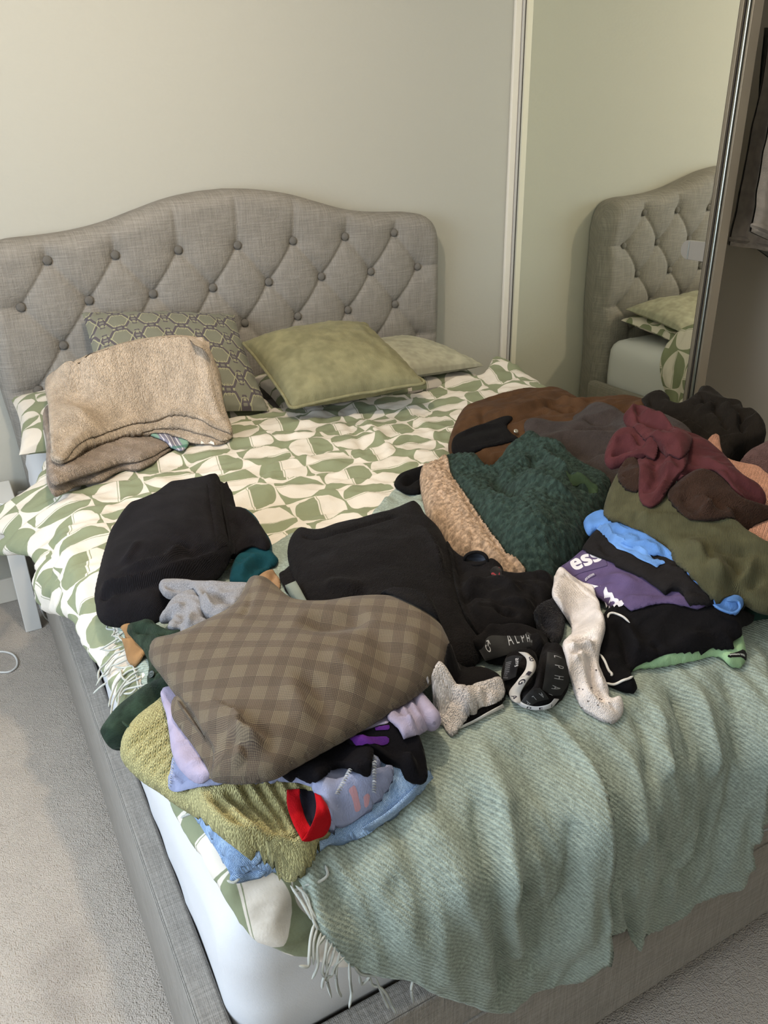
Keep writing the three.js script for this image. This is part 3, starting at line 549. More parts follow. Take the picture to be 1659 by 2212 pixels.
// the fringed throw across the foot of the bed
const throwTex = dataTex(512, (u, v) => { const d = 0.5 + 0.5 * Math.sin((u * 1 - v * 1) * TAU * 20 + 0.9 * tn(u, v, 10, 2)); const n = tn(u, v, 90, 5), m = tn(u, v, 26, 6); const k = 0.78 + 0.10 * d + 0.12 * n + 0.1 * m; return [k * 0.96, k * 0.985, k * 0.955]; }, true);
const throwBump = dataTex(512, (u, v) => 0.45 + 0.3 * Math.sin((u - v) * TAU * 20 + 0.9 * tn(u, v, 10, 2)) + 0.3 * tn(u, v, 90, 5));
const throwMat = cloth('#aeb7b2', 'plain', 0.1, 0.0006, { map: sized(throwTex, 0.13), sheen: 0.5 });
throwMat.bumpMap = sized(throwBump, 0.13);
const THR = new Drape({ x0: -0.705, z1: 2.005, R: 0.118, y: 0.697, puff: DUV.puff, wave: (s, t, a, b) => b > 0 ? 0.052 + 0.014 * noise(s * 6, 2, 3) + 0.012 * Math.sin(s * 21) * sstep(0, 0.3, b) : 0.016 });
let throwLeft = [];
{
  const left = [[258, 1350], [285, 1430], [320, 1510], [375, 1610], [440, 1710], [520, 1800], [600, 1870], [650, 1908], [664, 1960], [692, 2012], [728, 2055], [762, 2090]].map((p) => THR.find(...p)); throwLeft = left;
  const hem = [[820, 2106], [890, 2118], [940, 2148], [1000, 2168], [1060, 2184], [1104, 2180], [1150, 2142], [1215, 2122], [1270, 2086], [1285, 2052], [1350, 2012], [1372, 2040], [1384, 2054], [1398, 2030], [1450, 1990], [1500, 1948], [1555, 1920], [1594, 1904], [1610, 1862], [1614, 1806], [1659, 1776], [1720, 1750]].map((p) => THR.find(...p));
  const out = [...left, ...hem, [0.6, hem[hem.length - 1][1]], [0.86, 2.1], [0.9, 1.6], [0.86, 1.05], [0.7, 1.02], [0.3, 1.13], [0.0, 1.21], ...[[760, 1140], [640, 1152], [600, 1172], [500, 1225], [380, 1290], [290, 1335]].map((p) => THR.find(...p))];
  const t = thing('throw_blanket', 'pale mint woven throw with white fringe, draped over the front of the bed', 'blanket');
  const L = (p, a, w, k, e) => ({ p, a: a * 1.35, w, k, e, j: 0.012 });
  part('woven_cloth', THR.cloth(out, {
    step: 0.0055, t: 0.005, edge: 0.006,
    w: [[6, 90, 3, 80, 3], [4.5, 45, 3, 88, 5, 'v'], [2.4, 24, 2.5, 80, 7], [3, 60, 1, 0, 9]],
    s: [L([[1215, 1585], [1262, 1660], [1284, 1760], [1284, 1900], [1288, 2000], [1284, 2056]], 24, 26, 's', [0.4, 1]), L([[1232, 1650], [1250, 1760], [1240, 1880], [1220, 2000], [1180, 2110]], 14, 26), L([[968, 1668], [1029, 1729], [1041, 1789], [1059, 1890], [1070, 2000], [1090, 2120]], -15, 14, 'r', [0, 1]), L([[990, 1660], [1060, 1730], [1080, 1800], [1092, 1920], [1110, 2040]], 12, 18, 'r', [0, 1]),
      L([[1225, 1750], [1218, 1790], [1196, 1915], [1166, 1962]], -9, 9), L([[1120, 1800], [1150, 1880], [1162, 1930]], 7, 14), L([[1110, 1880], [1130, 1970], [1140, 2080]], -10, 12, 'r', [0, 1]), L([[1010, 1600], [1060, 1680], [1100, 1760]], 7, 16), L([[1090, 1590], [1130, 1680], [1175, 1750]], -7, 14), L([[880, 1760], [940, 1800], [985, 1880], [1010, 1980]], 9, 22), L([[760, 1840], [840, 1900], [900, 2000], [960, 2100]], 10, 26, 'r', [0, 1]), L([[700, 1890], [760, 1960], [840, 2060]], -8, 20), L([[820, 1870], [880, 1950], [930, 2040]], -8, 18),
      L([[1330, 1580], [1360, 1660], [1372, 1760], [1380, 1860]], 9, 12), L([[1395, 1500], [1425, 1590], [1432, 1700]], 10, 12), L([[1360, 1520], [1392, 1620], [1400, 1700]], -9, 10), L([[1450, 1480], [1478, 1570], [1486, 1680]], -9, 10), L([[1490, 1460], [1520, 1570], [1528, 1680]], 10, 12), L([[1555, 1430], [1580, 1540], [1572, 1680]], -8, 14), L([[1410, 1740], [1424, 1810], [1470, 1900]], -9, 9), L([[1475, 1700], [1480, 1800], [1440, 1880], [1450, 1960]], 9, 14), L([[1530, 1700], [1480, 1840], [1462, 1880]], -10, 12), L([[1340, 1900], [1360, 1980], [1376, 2040]], -12, 10, 'r', [0, 1]), L([[1310, 1900], [1330, 1980]], 9, 14),
      L([[1620, 1380], [1646, 1500], [1640, 1620], [1622, 1740], [1612, 1850]], 20, 22, 's', [0, 1]), L([[1560, 1760], [1570, 1840], [1580, 1900]], 9, 24, 'r', [0, 1])],
  }), throwMat, t);
  // fringe: twisted white strands along the left edge
  const cream = cloth('#dfe3dc', 'twill', 0.008, 0.0006, { sheen: 0.3 }), r = rng(77);
  const strand = (pts, w = 1.9) => part('fringe_strand', tube(pts, { r: w, m: 6, n: Math.max(10, pts.length * 6) }), cream, t);
  const S2 = (list, lift = 5) => list.map(([px, py]) => { const [s, q] = THR.find(px, py), p = THR.at(s, q, 0); return p.clone().addScaledVector(p.n, lift / 1000); });
  for (const q of [
    [[655, 1912], [690, 1902], [705, 1888], [700, 1868]], [[625, 1912], [645, 1940], [660, 1965], [672, 1985]], [[636, 1912], [660, 1935], [668, 1960], [682, 1985]], [[648, 1920], [662, 1950], [676, 1990], [684, 2005]], [[676, 1990], [668, 2020], [664, 2060], [662, 2080], [642, 2080]], [[682, 2000], [674, 2030], [673, 2078]], [[690, 2010], [682, 2040], [682, 2080], [670, 2108]], [[700, 2014], [684, 2035], [680, 2075]], [[704, 2022], [698, 2060], [692, 2090], [705, 2115]], [[714, 2030], [702, 2060], [704, 2100]], [[720, 2038], [712, 2068], [694, 2110], [692, 2128]], [[730, 2050], [722, 2090], [726, 2130], [734, 2146]], [[740, 2060], [720, 2078], [712, 2100], [704, 2104], [712, 2148]], [[750, 2072], [752, 2110], [755, 2140], [750, 2170]], [[760, 2080], [775, 2096], [800, 2100], [830, 2097], [858, 2090]], [[772, 2100], [778, 2118], [788, 2110], [796, 2100]], [[795, 2104], [800, 2120], [815, 2124]], [[806, 2104], [815, 2125], [828, 2155], [836, 2172]], [[812, 2120], [830, 2140], [842, 2165], [852, 2182]], [[888, 2108], [884, 2130], [888, 2160]],
  ]) strand(S2(q));
  // the loose tangle on the duvet at the left
  for (const q of [
    [[244, 1348], [236, 1362], [254, 1368], [246, 1380]], [[256, 1350], [262, 1366], [248, 1376], [268, 1384], [256, 1392]], [[268, 1352], [276, 1368], [262, 1380], [270, 1392]], [[262, 1384], [240, 1398], [222, 1408]], [[270, 1400], [246, 1408], [224, 1406]], [[278, 1410], [254, 1420], [240, 1436], [224, 1452], [222, 1472]], [[280, 1420], [258, 1430], [246, 1446], [232, 1462], [218, 1484]], [[284, 1430], [262, 1440], [250, 1444], [242, 1460], [228, 1466]], [[300, 1440], [276, 1446], [252, 1444]], [[302, 1448], [280, 1456], [260, 1476], [246, 1510], [242, 1530]], [[306, 1456], [288, 1468], [270, 1490], [256, 1516], [250, 1548]], [[300, 1466], [282, 1480], [268, 1500], [262, 1530], [252, 1545]], [[266, 1450], [272, 1470], [286, 1480]], [[312, 1470], [294, 1478], [274, 1490], [262, 1512]], [[318, 1486], [296, 1490], [276, 1496], [266, 1510]], [[300, 1490], [290, 1500], [272, 1502]], [[310, 1500], [288, 1512], [270, 1530], [252, 1552]], [[290, 1440], [300, 1470], [304, 1494]], [[238, 1478], [226, 1486], [210, 1500]], [[430, 1760], [412, 1766], [398, 1772]], [[520, 1898], [508, 1906], [494, 1902]],
  ]) strand(S2(q, 5 + 4 * r()), 1.7);
  seat(t);
}

// ------------------------------------------------------------------ mirrored sliding door, wardrobe behind it, clothes hanging there
{
  const t = thing('mirror_door', 'tall mirrored sliding wardrobe door with bronze edge profiles, right of the headboard', 'mirror');
  const H = 2.3, y0 = 0.02, zE = 0.968;
  const bronze = new THREE.MeshStandardMaterial({ color: new THREE.Color().setRGB(0.27, 0.24, 0.19), metalness: 0.7, roughness: 0.38 });
  const dark = new THREE.MeshStandardMaterial({ color: new THREE.Color().setRGB(0.05, 0.043, 0.04), metalness: 0.5, roughness: 0.5 });
  const bright = new THREE.MeshStandardMaterial({ color: new THREE.Color().setRGB(0.36, 0.38, 0.35), metalness: 1, roughness: 0.3 });
  const alu = new THREE.MeshStandardMaterial({ color: new THREE.Color().setRGB(0.5, 0.48, 0.45), metalness: 0.25, roughness: 0.5 });
  const silver = new THREE.MeshPhysicalMaterial({ color: new THREE.Color().setRGB(0.93, 0.94, 0.83), metalness: 1, roughness: 0.015 });
  part('mirror_pane', box(0.005, H - y0, zE - 0.018, MX + 0.0025, (H + y0) / 2, (zE + 0.018) / 2), silver, t);
  const bar = (m, z0, z1, x0, x1, r = 0.001) => part('edge_profile', rbox(x1 - x0, H - y0 + 0.01, z1 - z0, (x0 + x1) / 2, (H + y0) / 2, (z0 + z1) / 2, r, 3), m, t);
  bar(dark, zE, zE + 0.005, MX - 0.006, MX + 0.03); bar(bronze, zE + 0.005, zE + 0.017, MX - 0.010, MX + 0.03); bar(dark, zE + 0.017, zE + 0.019, MX - 0.004, MX + 0.03); bar(bronze, zE + 0.019, zE + 0.028, MX - 0.002, MX + 0.03, 0.004);
  bar(bright, zE + 0.028, zE + 0.038, MX - 0.010, MX + 0.03, 0.0049); bar(dark, zE + 0.038, zE + 0.043, MX - 0.003, MX + 0.03); bar(bronze, zE + 0.043, zE + 0.050, MX - 0.009, MX + 0.03);
  bar(alu, 0.002, 0.020, MX - 0.010, MX + 0.006, 0.002); bar(dark, 0.0195, 0.0215, MX - 0.002, MX + 0.004, 0.0005);
  const s = new THREE.Shape(); s.moveTo(0.095, 0.0275); s.lineTo(0.0275, 0.0275); s.absarc(0.0275, 0, 0.0275, Math.PI / 2, Math.PI * 1.5, false); s.lineTo(0.095, -0.0275); s.closePath();
  const pull = new THREE.ExtrudeGeometry(s, { depth: 0.0035, bevelEnabled: true, bevelSize: 0.0012, bevelThickness: 0.001, bevelSegments: 2, curveSegments: 20 }).rotateY(-Math.PI / 2).translate(MX - 0.0005, 1.095, 0.877);
  const p = part('finger_pull', pull, new THREE.MeshStandardMaterial({ color: new THREE.Color().setRGB(0.33, 0.315, 0.29), metalness: 0.4, roughness: 0.4 }), t);
  part('lip', rbox(0.004, 0.054, 0.0035, MX - 0.006, 1.095, 0.907, 0.0015), bright, p);
  seat(t);
}
structure('wardrobe_top', rbox(0.62, 0.03, 2.6, 1.53, 2.33, 1.32), new THREE.MeshStandardMaterial({ color: new THREE.Color().setRGB(0.4, 0.37, 0.32), roughness: 0.7 }));
{
  const rail = thing('clothes_rail', 'chrome hanging rail inside the open wardrobe', 'rail');
  part('rail', new THREE.CylinderGeometry(0.0125, 0.0125, 2.4, 20).rotateX(Math.PI / 2).translate(1.52, 2.0, 1.25), new THREE.MeshStandardMaterial({ color: 0xb8b8b4, metalness: 1, roughness: 0.25 }), rail);
  for (const z of [0.06, 2.44]) part('bracket', rbox(0.05, 0.30, 0.02, 1.52, 2.15, z, 0.005), new THREE.MeshStandardMaterial({ color: 0x8a8a86, metalness: 1, roughness: 0.35 }), rail);
  seat(rail);
  const jacket = (label, hex, left, right, z, w) => {
    const t = thing('hanging_jacket', label, 'jacket', 'jackets hanging in the wardrobe'); const m = cloth(hex, 'twill', 0.02, 0.0004, { sheen: 0.3 });
    const rows = [0, 0.33, 0.66, 1].map((k) => left.map((l, i) => { const a = onZ(...l, z), b = onZ(...right[i], z), p = a.lerp(b, k); p.z += 0.03 * Math.sin(k * Math.PI) + 0.012 * Math.sin(k * 7 + i * 0.3); return p; }));
    part('body', sheet(rows, 34, 40, 30, { w }), m, t);
    const n = left.length - 1, a = onZ(...left[n], z), b = onZ(...right[n], z), pts = [0, 0.2, 0.4, 0.6, 0.8, 1].map((k) => { const p = a.clone().lerp(b, k); p.z += 0.03 * Math.sin(k * Math.PI) + 0.012 * Math.sin(k * 7 + n * 0.3); p.y += 0.02; return p; });
    part('hem', tube(pts.map((p) => p), { r: 17, n: 40, m: 12 }), m, t);
    const tl = onZ(...left[0], z).lerp(onZ(...right[0], z), 0.55), hk = V3(1.52, 2.0125, z);
    part('hanger', tube([tl.clone().add(V3(0, -0.03, 0)), hk.clone().add(V3(0.0, -0.06, 0)), hk.clone().add(V3(0.02, -0.01, 0)), hk.clone().add(V3(0.002, 0.002, 0)), hk.clone().add(V3(-0.014, -0.006, 0))], { r: 2, m: 8 }), new THREE.MeshStandardMaterial({ color: 0x222222, roughness: 0.5 }), t);
    seat(t);
  };
  jacket('dark charcoal jacket hanging lowest at the right edge of the open wardrobe', '#6a6b64', [[1650, 60], [1640, 200], [1625, 330], [1614, 440], [1609, 500], [1613, 524]], [[1800, 80], [1790, 220], [1780, 370], [1760, 500], [1740, 560], [1700, 596]], 0.79, [[5, 90, 3, 80, 4]]);
  jacket('grey canvas jacket hanging nearest the mirror frame in the wardrobe', '#b3aaa0', [[1668, 20], [1652, 130], [1622, 270], [1596, 400], [1574, 500], [1567, 529]], [[1760, 20], [1750, 170], [1730, 310], [1710, 430], [1680, 520], [1650, 541]], 0.86, [[5, 90, 3, 80, 3]]);
  jacket('grey jacket with a broad stitched hem, foremost in the wardrobe', '#8f887e', [[1690, 40], [1676, 180], [1650, 300], [1630, 400], [1621, 470], [1613, 500]], [[1860, 60], [1850, 200], [1830, 330], [1800, 450], [1770, 540], [1750, 566]], 1.04, [[6, 90, 3, 80, 5]]);
}

// ------------------------------------------------------------------ bedside table and cables
{
  const t = thing('bedside_table', 'small white bedside table squeezed between the wall and the bed, left', 'table');
  const m = new THREE.MeshStandardMaterial({ color: new THREE.Color().setRGB(0.66, 0.67, 0.66), roughness: 0.45 });
  const x0 = -1.36, x1 = -0.822, z0 = 0.03, z1 = 0.255;
  part('table_top', rbox(x1 - x0, 0.03, z1 - z0, (x0 + x1) / 2, 0.43, (z0 + z1) / 2, 0.004), m, t);
  part('apron', rbox(x1 - x0 - 0.01, 0.1, z1 - z0 - 0.01, (x0 + x1) / 2, 0.365, (z0 + z1) / 2, 0.003), m, t);
  for (const [x, z] of [[x1 - 0.037, z1 - 0.026], [x0 + 0.037, z1 - 0.026], [x1 - 0.037, z0 + 0.03], [x0 + 0.037, z0 + 0.03]]) part('leg', rbox(0.05, 0.316, 0.045, x, 0.158, z, 0.003), m, t);
  seat(t);
  const cableMat = new THREE.MeshStandardMaterial({ color: new THREE.Color().setRGB(0.72, 0.73, 0.72), roughness: 0.5 });
  const cable = (name, label, pts, r) => { const q = thing(name, label, 'cable'); part('cord', tube(pts, { r, n: 60, m: 10 }), cableMat, q); seat(q); };
  const F = (x, y, h = 0.004) => onY(x, y, h);
  cable('charging_cable', 'white charging cable lying in a loop on the carpet at the left edge', [F(-60, 1400), F(-20, 1408), F(10, 1408), F(28, 1414), F(37, 1428), F(34, 1442), F(20, 1451), F(-5, 1452), F(-60, 1450)], 3);
  cable('power_cable', 'white power cable hanging between the bedside table leg and the bed', [F(84, 1302, 0.02), F(92, 1322, 0.006), F(102, 1338), F(114, 1342), F(126, 1335, 0.005), F(132, 1322, 0.02)], 3);
  cable('lamp_cable', 'white cable running behind the bedside table leg over the carpet', [F(-40, 1310), F(-5, 1298), F(20, 1288), F(36, 1284), F(60, 1290)], 3);
  cable('phone_cable', 'short white cable lying on top of the bedside table', [onY(-50, 1088, 0.449), onY(-10, 1086, 0.449), onY(4, 1089, 0.449), onY(20, 1090, 0.449), onY(36, 1092, 0.449)], 2.5);
}

// ------------------------------------------------------------------ pillows: four corners, a swelling and pulled-in edges
function pillow(c, thick, o = {}) {
  const [A, B, C, D] = c, n = o.n ?? 44, pos = [], uv = [], idx = [], ex = B.clone().sub(A), ey = D.clone().sub(A), nor = ex.clone().cross(ey).normalize(); if (nor.dot(V3(0, 0.6, 0.8)) < 0) nor.negate();
  const w = ex.length(), h = ey.length(), wr = wrinkleField(o.w), pin = o.pin ?? 0.07, bend = o.bend ?? 0;
  for (const side of [1, -1]) for (let j = 0; j <= n; j++) for (let i = 0; i <= n; i++) {
    const u0 = -Math.cos(i / n * Math.PI) * 0.55 + (i / n * 2 - 1) * 0.45, v0 = -Math.cos(j / n * Math.PI) * 0.55 + (j / n * 2 - 1) * 0.45;
    const u = u0 * (1 - pin * (1 - v0 * v0) * Math.abs(u0) ** 2), v = v0 * (1 - pin * (1 - u0 * u0) * Math.abs(v0) ** 2);
    const f = Math.pow(Math.max(0, (1 - u0 ** 2) * (1 - v0 ** 2)), o.pow ?? 0.42);
    const a = (u + 1) / 2, b = (v + 1) / 2, p = A.clone().multiplyScalar((1 - a) * (1 - b)).addScaledVector(B, a * (1 - b)).addScaledVector(C, a * b).addScaledVector(D, (1 - a) * b);
    const q = 1 - Math.max(Math.abs(u0), Math.abs(v0)), pucker = 0.006 * Math.exp(-q / 0.1) * noise((u0 + v0) * 14, (u0 - v0) * 3, 5) * (q > 0 ? 1 : 0);
    p.addScaledVector(nor, side * (side > 0 ? thick : thick * (o.under ?? 0.5)) * f + bend * (1 - u0 * u0) + (wr(a * w, b * h) * Math.min(1, f * 1.4) + pucker) * (side > 0 ? 1 : 0.4));
    pos.push(p.x, p.y, p.z); uv.push((o.flip ? b * h : a * w) + (side < 0 ? 0.07 : 0), o.flip ? a * w : b * h);
  }
  const W = n + 1, N = W * W; for (let s = 0; s < 2; s++) for (let j = 0; j < n; j++) for (let i = 0; i < n; i++) { const a = s * N + j * W + i; s ? idx.push(a, a + W, a + 1, a + 1, a + W, a + W + 1) : idx.push(a, a + 1, a + W, a + 1, a + W + 1, a + W); }
  const g = mergeVertices(geoOf(pos, idx, uv), 1e-6); gRaise(pos, idx); return g;
}
const pillowEdge = (c, r, pin = 0.07, out = 0) => { const [A, B, C, D] = c, pts = [], m = A.clone().add(B).add(C).add(D).multiplyScalar(0.25); for (const [P, Q] of [[A, B], [B, C], [C, D], [D, A]]) for (let k = 0; k < 8; k++) { const t = k / 8, p = P.clone().lerp(Q, t), in_ = pin * 0.5 * 4 * t * (1 - t); p.lerp(m, in_ - out); p.y += 0.003 * noise(k * 1.7, P.x * 9, 3); pts.push(p); } pts.push(pts[0].clone()); return tube(pts, { r, n: 200, m: 8, open: true }); };
{
  const leafM = leafMat;
  const low = (name, label, c, th, o) => { const t = thing(name, label, 'pillow', 'leaf print pillows'); part('pillow_case', pillow(c, th, { pow: 0.36, pin: 0.04, w: [[6, 90, 2, 20, 3], [3, 40, 2, 60, 5, 'v']], ...o }), leafM, t); seat(t); return t; };
  low('leaf_pillow', 'leaf print bed pillow under the folded towels, its left end sticking out', [V3(-0.77, 0.74, 0.16), V3(-0.05, 0.70, 0.14), V3(-0.06, 0.67, 0.55), V3(-0.80, 0.70, 0.56)], 0.075);
  low('leaf_pillow', 'leaf print bed pillow beneath the sage cushion and the mint pillow', [V3(-0.02, 0.69, 0.15), V3(0.70, 0.69, 0.15), V3(0.72, 0.655, 0.50), V3(-0.04, 0.665, 0.50)], 0.05);
  { const t = thing('mint_pillow', 'pale mint bed pillow lying behind the sage cushion at the right of the bed', 'pillow');
    const c = [V3(0.06, 0.76, 0.17), V3(0.68, 0.735, 0.15), V3(0.72, 0.705, 0.50), V3(0.08, 0.725, 0.53)], m = cloth('#b3b19c', 'weave', 0.03, 0.0002);
    part('pillow_case', pillow(c, 0.06, { under: 0.5, pow: 0.4, pin: 0.05, w: [[6, 110, 2, 70, 4], [3, 40, 3, 50, 8, 'v']] }), m, t); seat(t); }
  const hexTex = canvasTex(1024, 1024, (g, W) => {
    g.fillStyle = '#7b7a70'; g.fillRect(0, 0, W, W);
    const hexa = (x, y, rx, ry) => { g.beginPath(); g.moveTo(x - rx * 0.52, y - ry); g.lineTo(x + rx * 0.52, y - ry); g.lineTo(x + rx, y); g.lineTo(x + rx * 0.52, y + ry); g.lineTo(x - rx * 0.52, y + ry); g.lineTo(x - rx, y); g.closePath(); };
    const c = W / 4;
    g.lineJoin = 'round';
    for (const [ox, oy] of [[0, 0], [0.5, 0.5]]) for (let j = -1; j <= 4; j++) for (let i = -1; i <= 4; i++) {
      const x = (i + 0.5 + ox) * c, y = (j + 0.5 + oy) * c;
      hexa(x, y, c * 0.40, c * 0.42); g.strokeStyle = '#59545a'; g.lineWidth = c * 0.06; g.stroke();
      hexa(x, y, c * 0.32, c * 0.34); g.strokeStyle = '#a0a083'; g.lineWidth = c * 0.036; g.stroke();
      hexa(x, y, c * 0.27, c * 0.28); g.fillStyle = '#7a7b6e'; g.fill();
      hexa(x + c * 0.5, y, c * 0.10, c * 0.30, 0.5); g.strokeStyle = '#59545a'; g.lineWidth = c * 0.05; g.stroke();
      hexa(x + c * 0.5, y, c * 0.17, c * 0.22, 0.5); g.strokeStyle = '#97977c'; g.lineWidth = c * 0.03; g.stroke();
    }
  });
  { const t = thing('hexagon_cushion', 'grey green cushion with a linked hexagon pattern leaning on the headboard behind the towels', 'cushion');
    const TL = onZ(176, 676, 0.165), TR = onZ(506, 680, 0.165), BR = onY(582, 888, 0.705), BL = TL.clone().add(BR).sub(TR), c = [TL, TR, BR, BL];
    part('cover', pillow(c, 0.065, { w: [[4, 80, 2, 10, 3], [2.5, 40, 2, 80, 6, 'v']], pow: 0.45, pin: 0.05 }), cloth('#ffffff', 'weave', 0.03, 0.0003, { map: sized(hexTex, 0.36) }), t); seat(t); }
  { const t = thing('sage_cushion', 'plump sage green velvet cushion with a piped edge in the middle of the headboard', 'cushion');
    const c = [onY(526, 742, 0.86), onY(786, 700, 0.88), onY(916, 828, 0.79), onY(630, 880, 0.745)], m = cloth('#858162', 'fuzz', 0.05, 0.0004, { sheen: 0.7 });
    part('cover', pillow(c, 0.085, { under: 0.75, w: [[6, 130, 2, 10, 7], [3, 50, 2, 60, 5], [2, 30, 2, 100, 6, 'v']], pow: 0.42, pin: 0.04 }), m, t);
    part('piped_edge', pillowEdge(c, 5, 0.05, 0.004), m, t); seat(t); }
}

// ------------------------------------------------------------------ folded towels on the pillow, left
{
  const tan = cloth('#c2b09c', 'terry', 0.035, 0.0022, { sheen: 0.5, mot: 'soft', motSize: 0.2 }), taupe = cloth('#a8988a', 'terry', 0.035, 0.0026, { sheen: 0.5, mot: 'soft', motSize: 0.2 });
  const low = thing('bath_towel', 'rumpled taupe bath towel folded over, under the beige one', 'towel');
  part('folded_cloth', merge([
    lump({ rim: [[103, 900, 8], [100, 960, 6], [100, 1020, 3.5], [104, 1052, 2.5], [118, 1070, 1.5], [140, 1062, 1.2], [170, 1046, 1], [215, 1038, 0.8], [262, 1014, 0.8], [300, 1012, 0.8], [345, 990, 0.8], [378, 968, 0.8], [340, 930, 2], [200, 900, 8]], up: 12, dn: 12, r: 18, w: [[4, 60, 2, 10, 3], [2, 25, 2, 30, 4]] }),
    lump({ rim: [[104, 880, 9], [102, 960, 7.5], [103, 1010, 6], [108, 1040, 4.5], [122, 1046, 4], [160, 1034, 3.6], [210, 1018, 3.2], [262, 1000, 2.6], [300, 996, 2.4], [345, 978, 2], [372, 962, 1.8], [330, 930, 3], [200, 890, 9]], up: 14, dn: 9, r: 20, w: [[4, 60, 2, 10, 5], [2, 25, 2, 30, 6]], s: [{ p: [[112, 1030], [118, 1050], [130, 1056]], a: -8, w: 6 }, { p: [[125, 1030], [200, 1010], [280, 985]], a: 5, w: 12 }] }),
  ]), taupe, low); seat(low);
  const cl = thing('checked_cloth', 'thin teal and lilac checked cloth peeping out under the beige towel', 'cloth');
  const chk = canvasTex(256, 256, (g, W) => { g.fillStyle = '#7d9c8c'; g.fillRect(0, 0, W, W); g.fillStyle = '#7d7c8e'; g.fillRect(W * 0.1, 0, W * 0.4, W); g.fillStyle = '#c9c9cf'; for (let k = 0; k < 4; k++) g.fillRect(W * (0.14 + k * 0.1), 0, W * 0.025, W); g.fillStyle = 'rgba(60,110,95,0.6)'; g.fillRect(0, W * 0.6, W, W * 0.12); });
  part('cloth_edge', lump({ rim: [[145, 986, 6.5], [190, 972, 5.6], [250, 955, 4.4], [320, 949, 3.2], [356, 962, 2.4], [392, 973, 2], [404, 966, 2], [404, 945, 3], [300, 930, 5], [160, 960, 9]], up: 4, dn: 3, r: 6 }), cloth('#ffffff', 'weave', 0.02, 0.0003, { map: sized(chk, 0.12) }), cl); seat(cl);
  const top = thing('beige_towel', 'beige towel folded in layers, on top of the taupe towel and the pillow', 'towel');
  const back = [[400, 728, 27], [300, 735, 27], [210, 760, 25.5], [160, 782, 23.5], [101, 818, 18.5]];
  const sideL = [[104, 880, 14], [108, 935, 11], [112, 975, 9.2]], sideR = [[482, 860, 11], [476, 810, 16], [462, 775, 21], [444, 742, 25]];
  const layer = (front, dh, o) => lump({ rim: [...back.map(([x, y, h]) => [x, y, h + dh]), ...sideL.map(([x, y, h]) => [x, y, h + dh]), ...front, ...sideR.map(([x, y, h]) => [x, y, h + dh])], up: 7, dn: 6, r: 9, ...o });
  part('folded_cloth', merge([
    layer([[116, 1003, 6.6], [130, 1006, 6.2], [190, 982, 5], [280, 955, 3.8], [360, 948, 3], [430, 958, 2.4], [470, 960, 2.2], [498, 950, 2.2], [496, 925, 4]], -2.6),
    layer([[114, 996, 7.6], [132, 1000, 7.2], [200, 972, 6], [290, 945, 5], [370, 935, 4.2], [440, 946, 3.4], [480, 952, 3], [502, 944, 3], [494, 910, 5]], -1.2),
    layer([[114, 990, 8.6], [134, 993, 8.3], [160, 976, 8], [234, 946, 7], [300, 931, 6], [370, 923, 5.3], [430, 928, 4.6], [470, 938, 4], [500, 937, 4], [492, 900, 6.4]], 0.2, { up: 9, in: [V3(-0.5, 0.93, 0.58), V3(-0.36, 0.93, 0.6), V3(-0.62, 0.89, 0.6), V3(-0.48, 0.86, 0.68), V3(-0.64, 0.83, 0.72)], w: [[4, 120, 1.5, 20, 3], [1.5, 40, 2, 60, 5]], s: [{ p: [[404, 735], [430, 800], [445, 870], [480, 925]], a: -6, w: 9 }, { p: [[420, 735], [450, 800], [462, 860], [490, 920]], a: 6, w: 9 }, { p: [[440, 760], [460, 820], [470, 880]], a: -5, w: 7 }] }),
  ]), tan, top);
  part('turned_corner', sheet([[[405, 728, 27], [430, 732, 26.5], [452, 739, 25.5]], [[420, 745, 26], [438, 754, 25], [453, 772, 22.5]]], 5, 12, 8), tan, top);
  part('care_label', sheet([[[434, 953, 3.0], [448, 950, 3.2], [462, 955, 3.0]], [[434, 959, 2.4], [448, 957, 2.6], [463, 961, 2.4]]], 0.8, 10, 4), cloth('#ddd8ce', 'weave', 0.02, 0.0002), top);
  seat(top);
}

// ------------------------------------------------------------------ clothes: the left half of the bed
const g_ = 1000;                                   // g_ + n: n cm above whatever lies there
function garment(name, label, category, mat, lumps, group) {
  const t = thing(name, label, category, group);
  t.userData.cloth = undefined; delete t.userData.cloth;
  part('fabric', merge(lumps.map((l) => l.isBufferGeometry ? l : lump(l))), mat, t);
  return t;
}
const blackCotton = cloth('#19171a', 'twill', 0.02, 0.0005, { mot: 'soft', sheen: 0.18 });
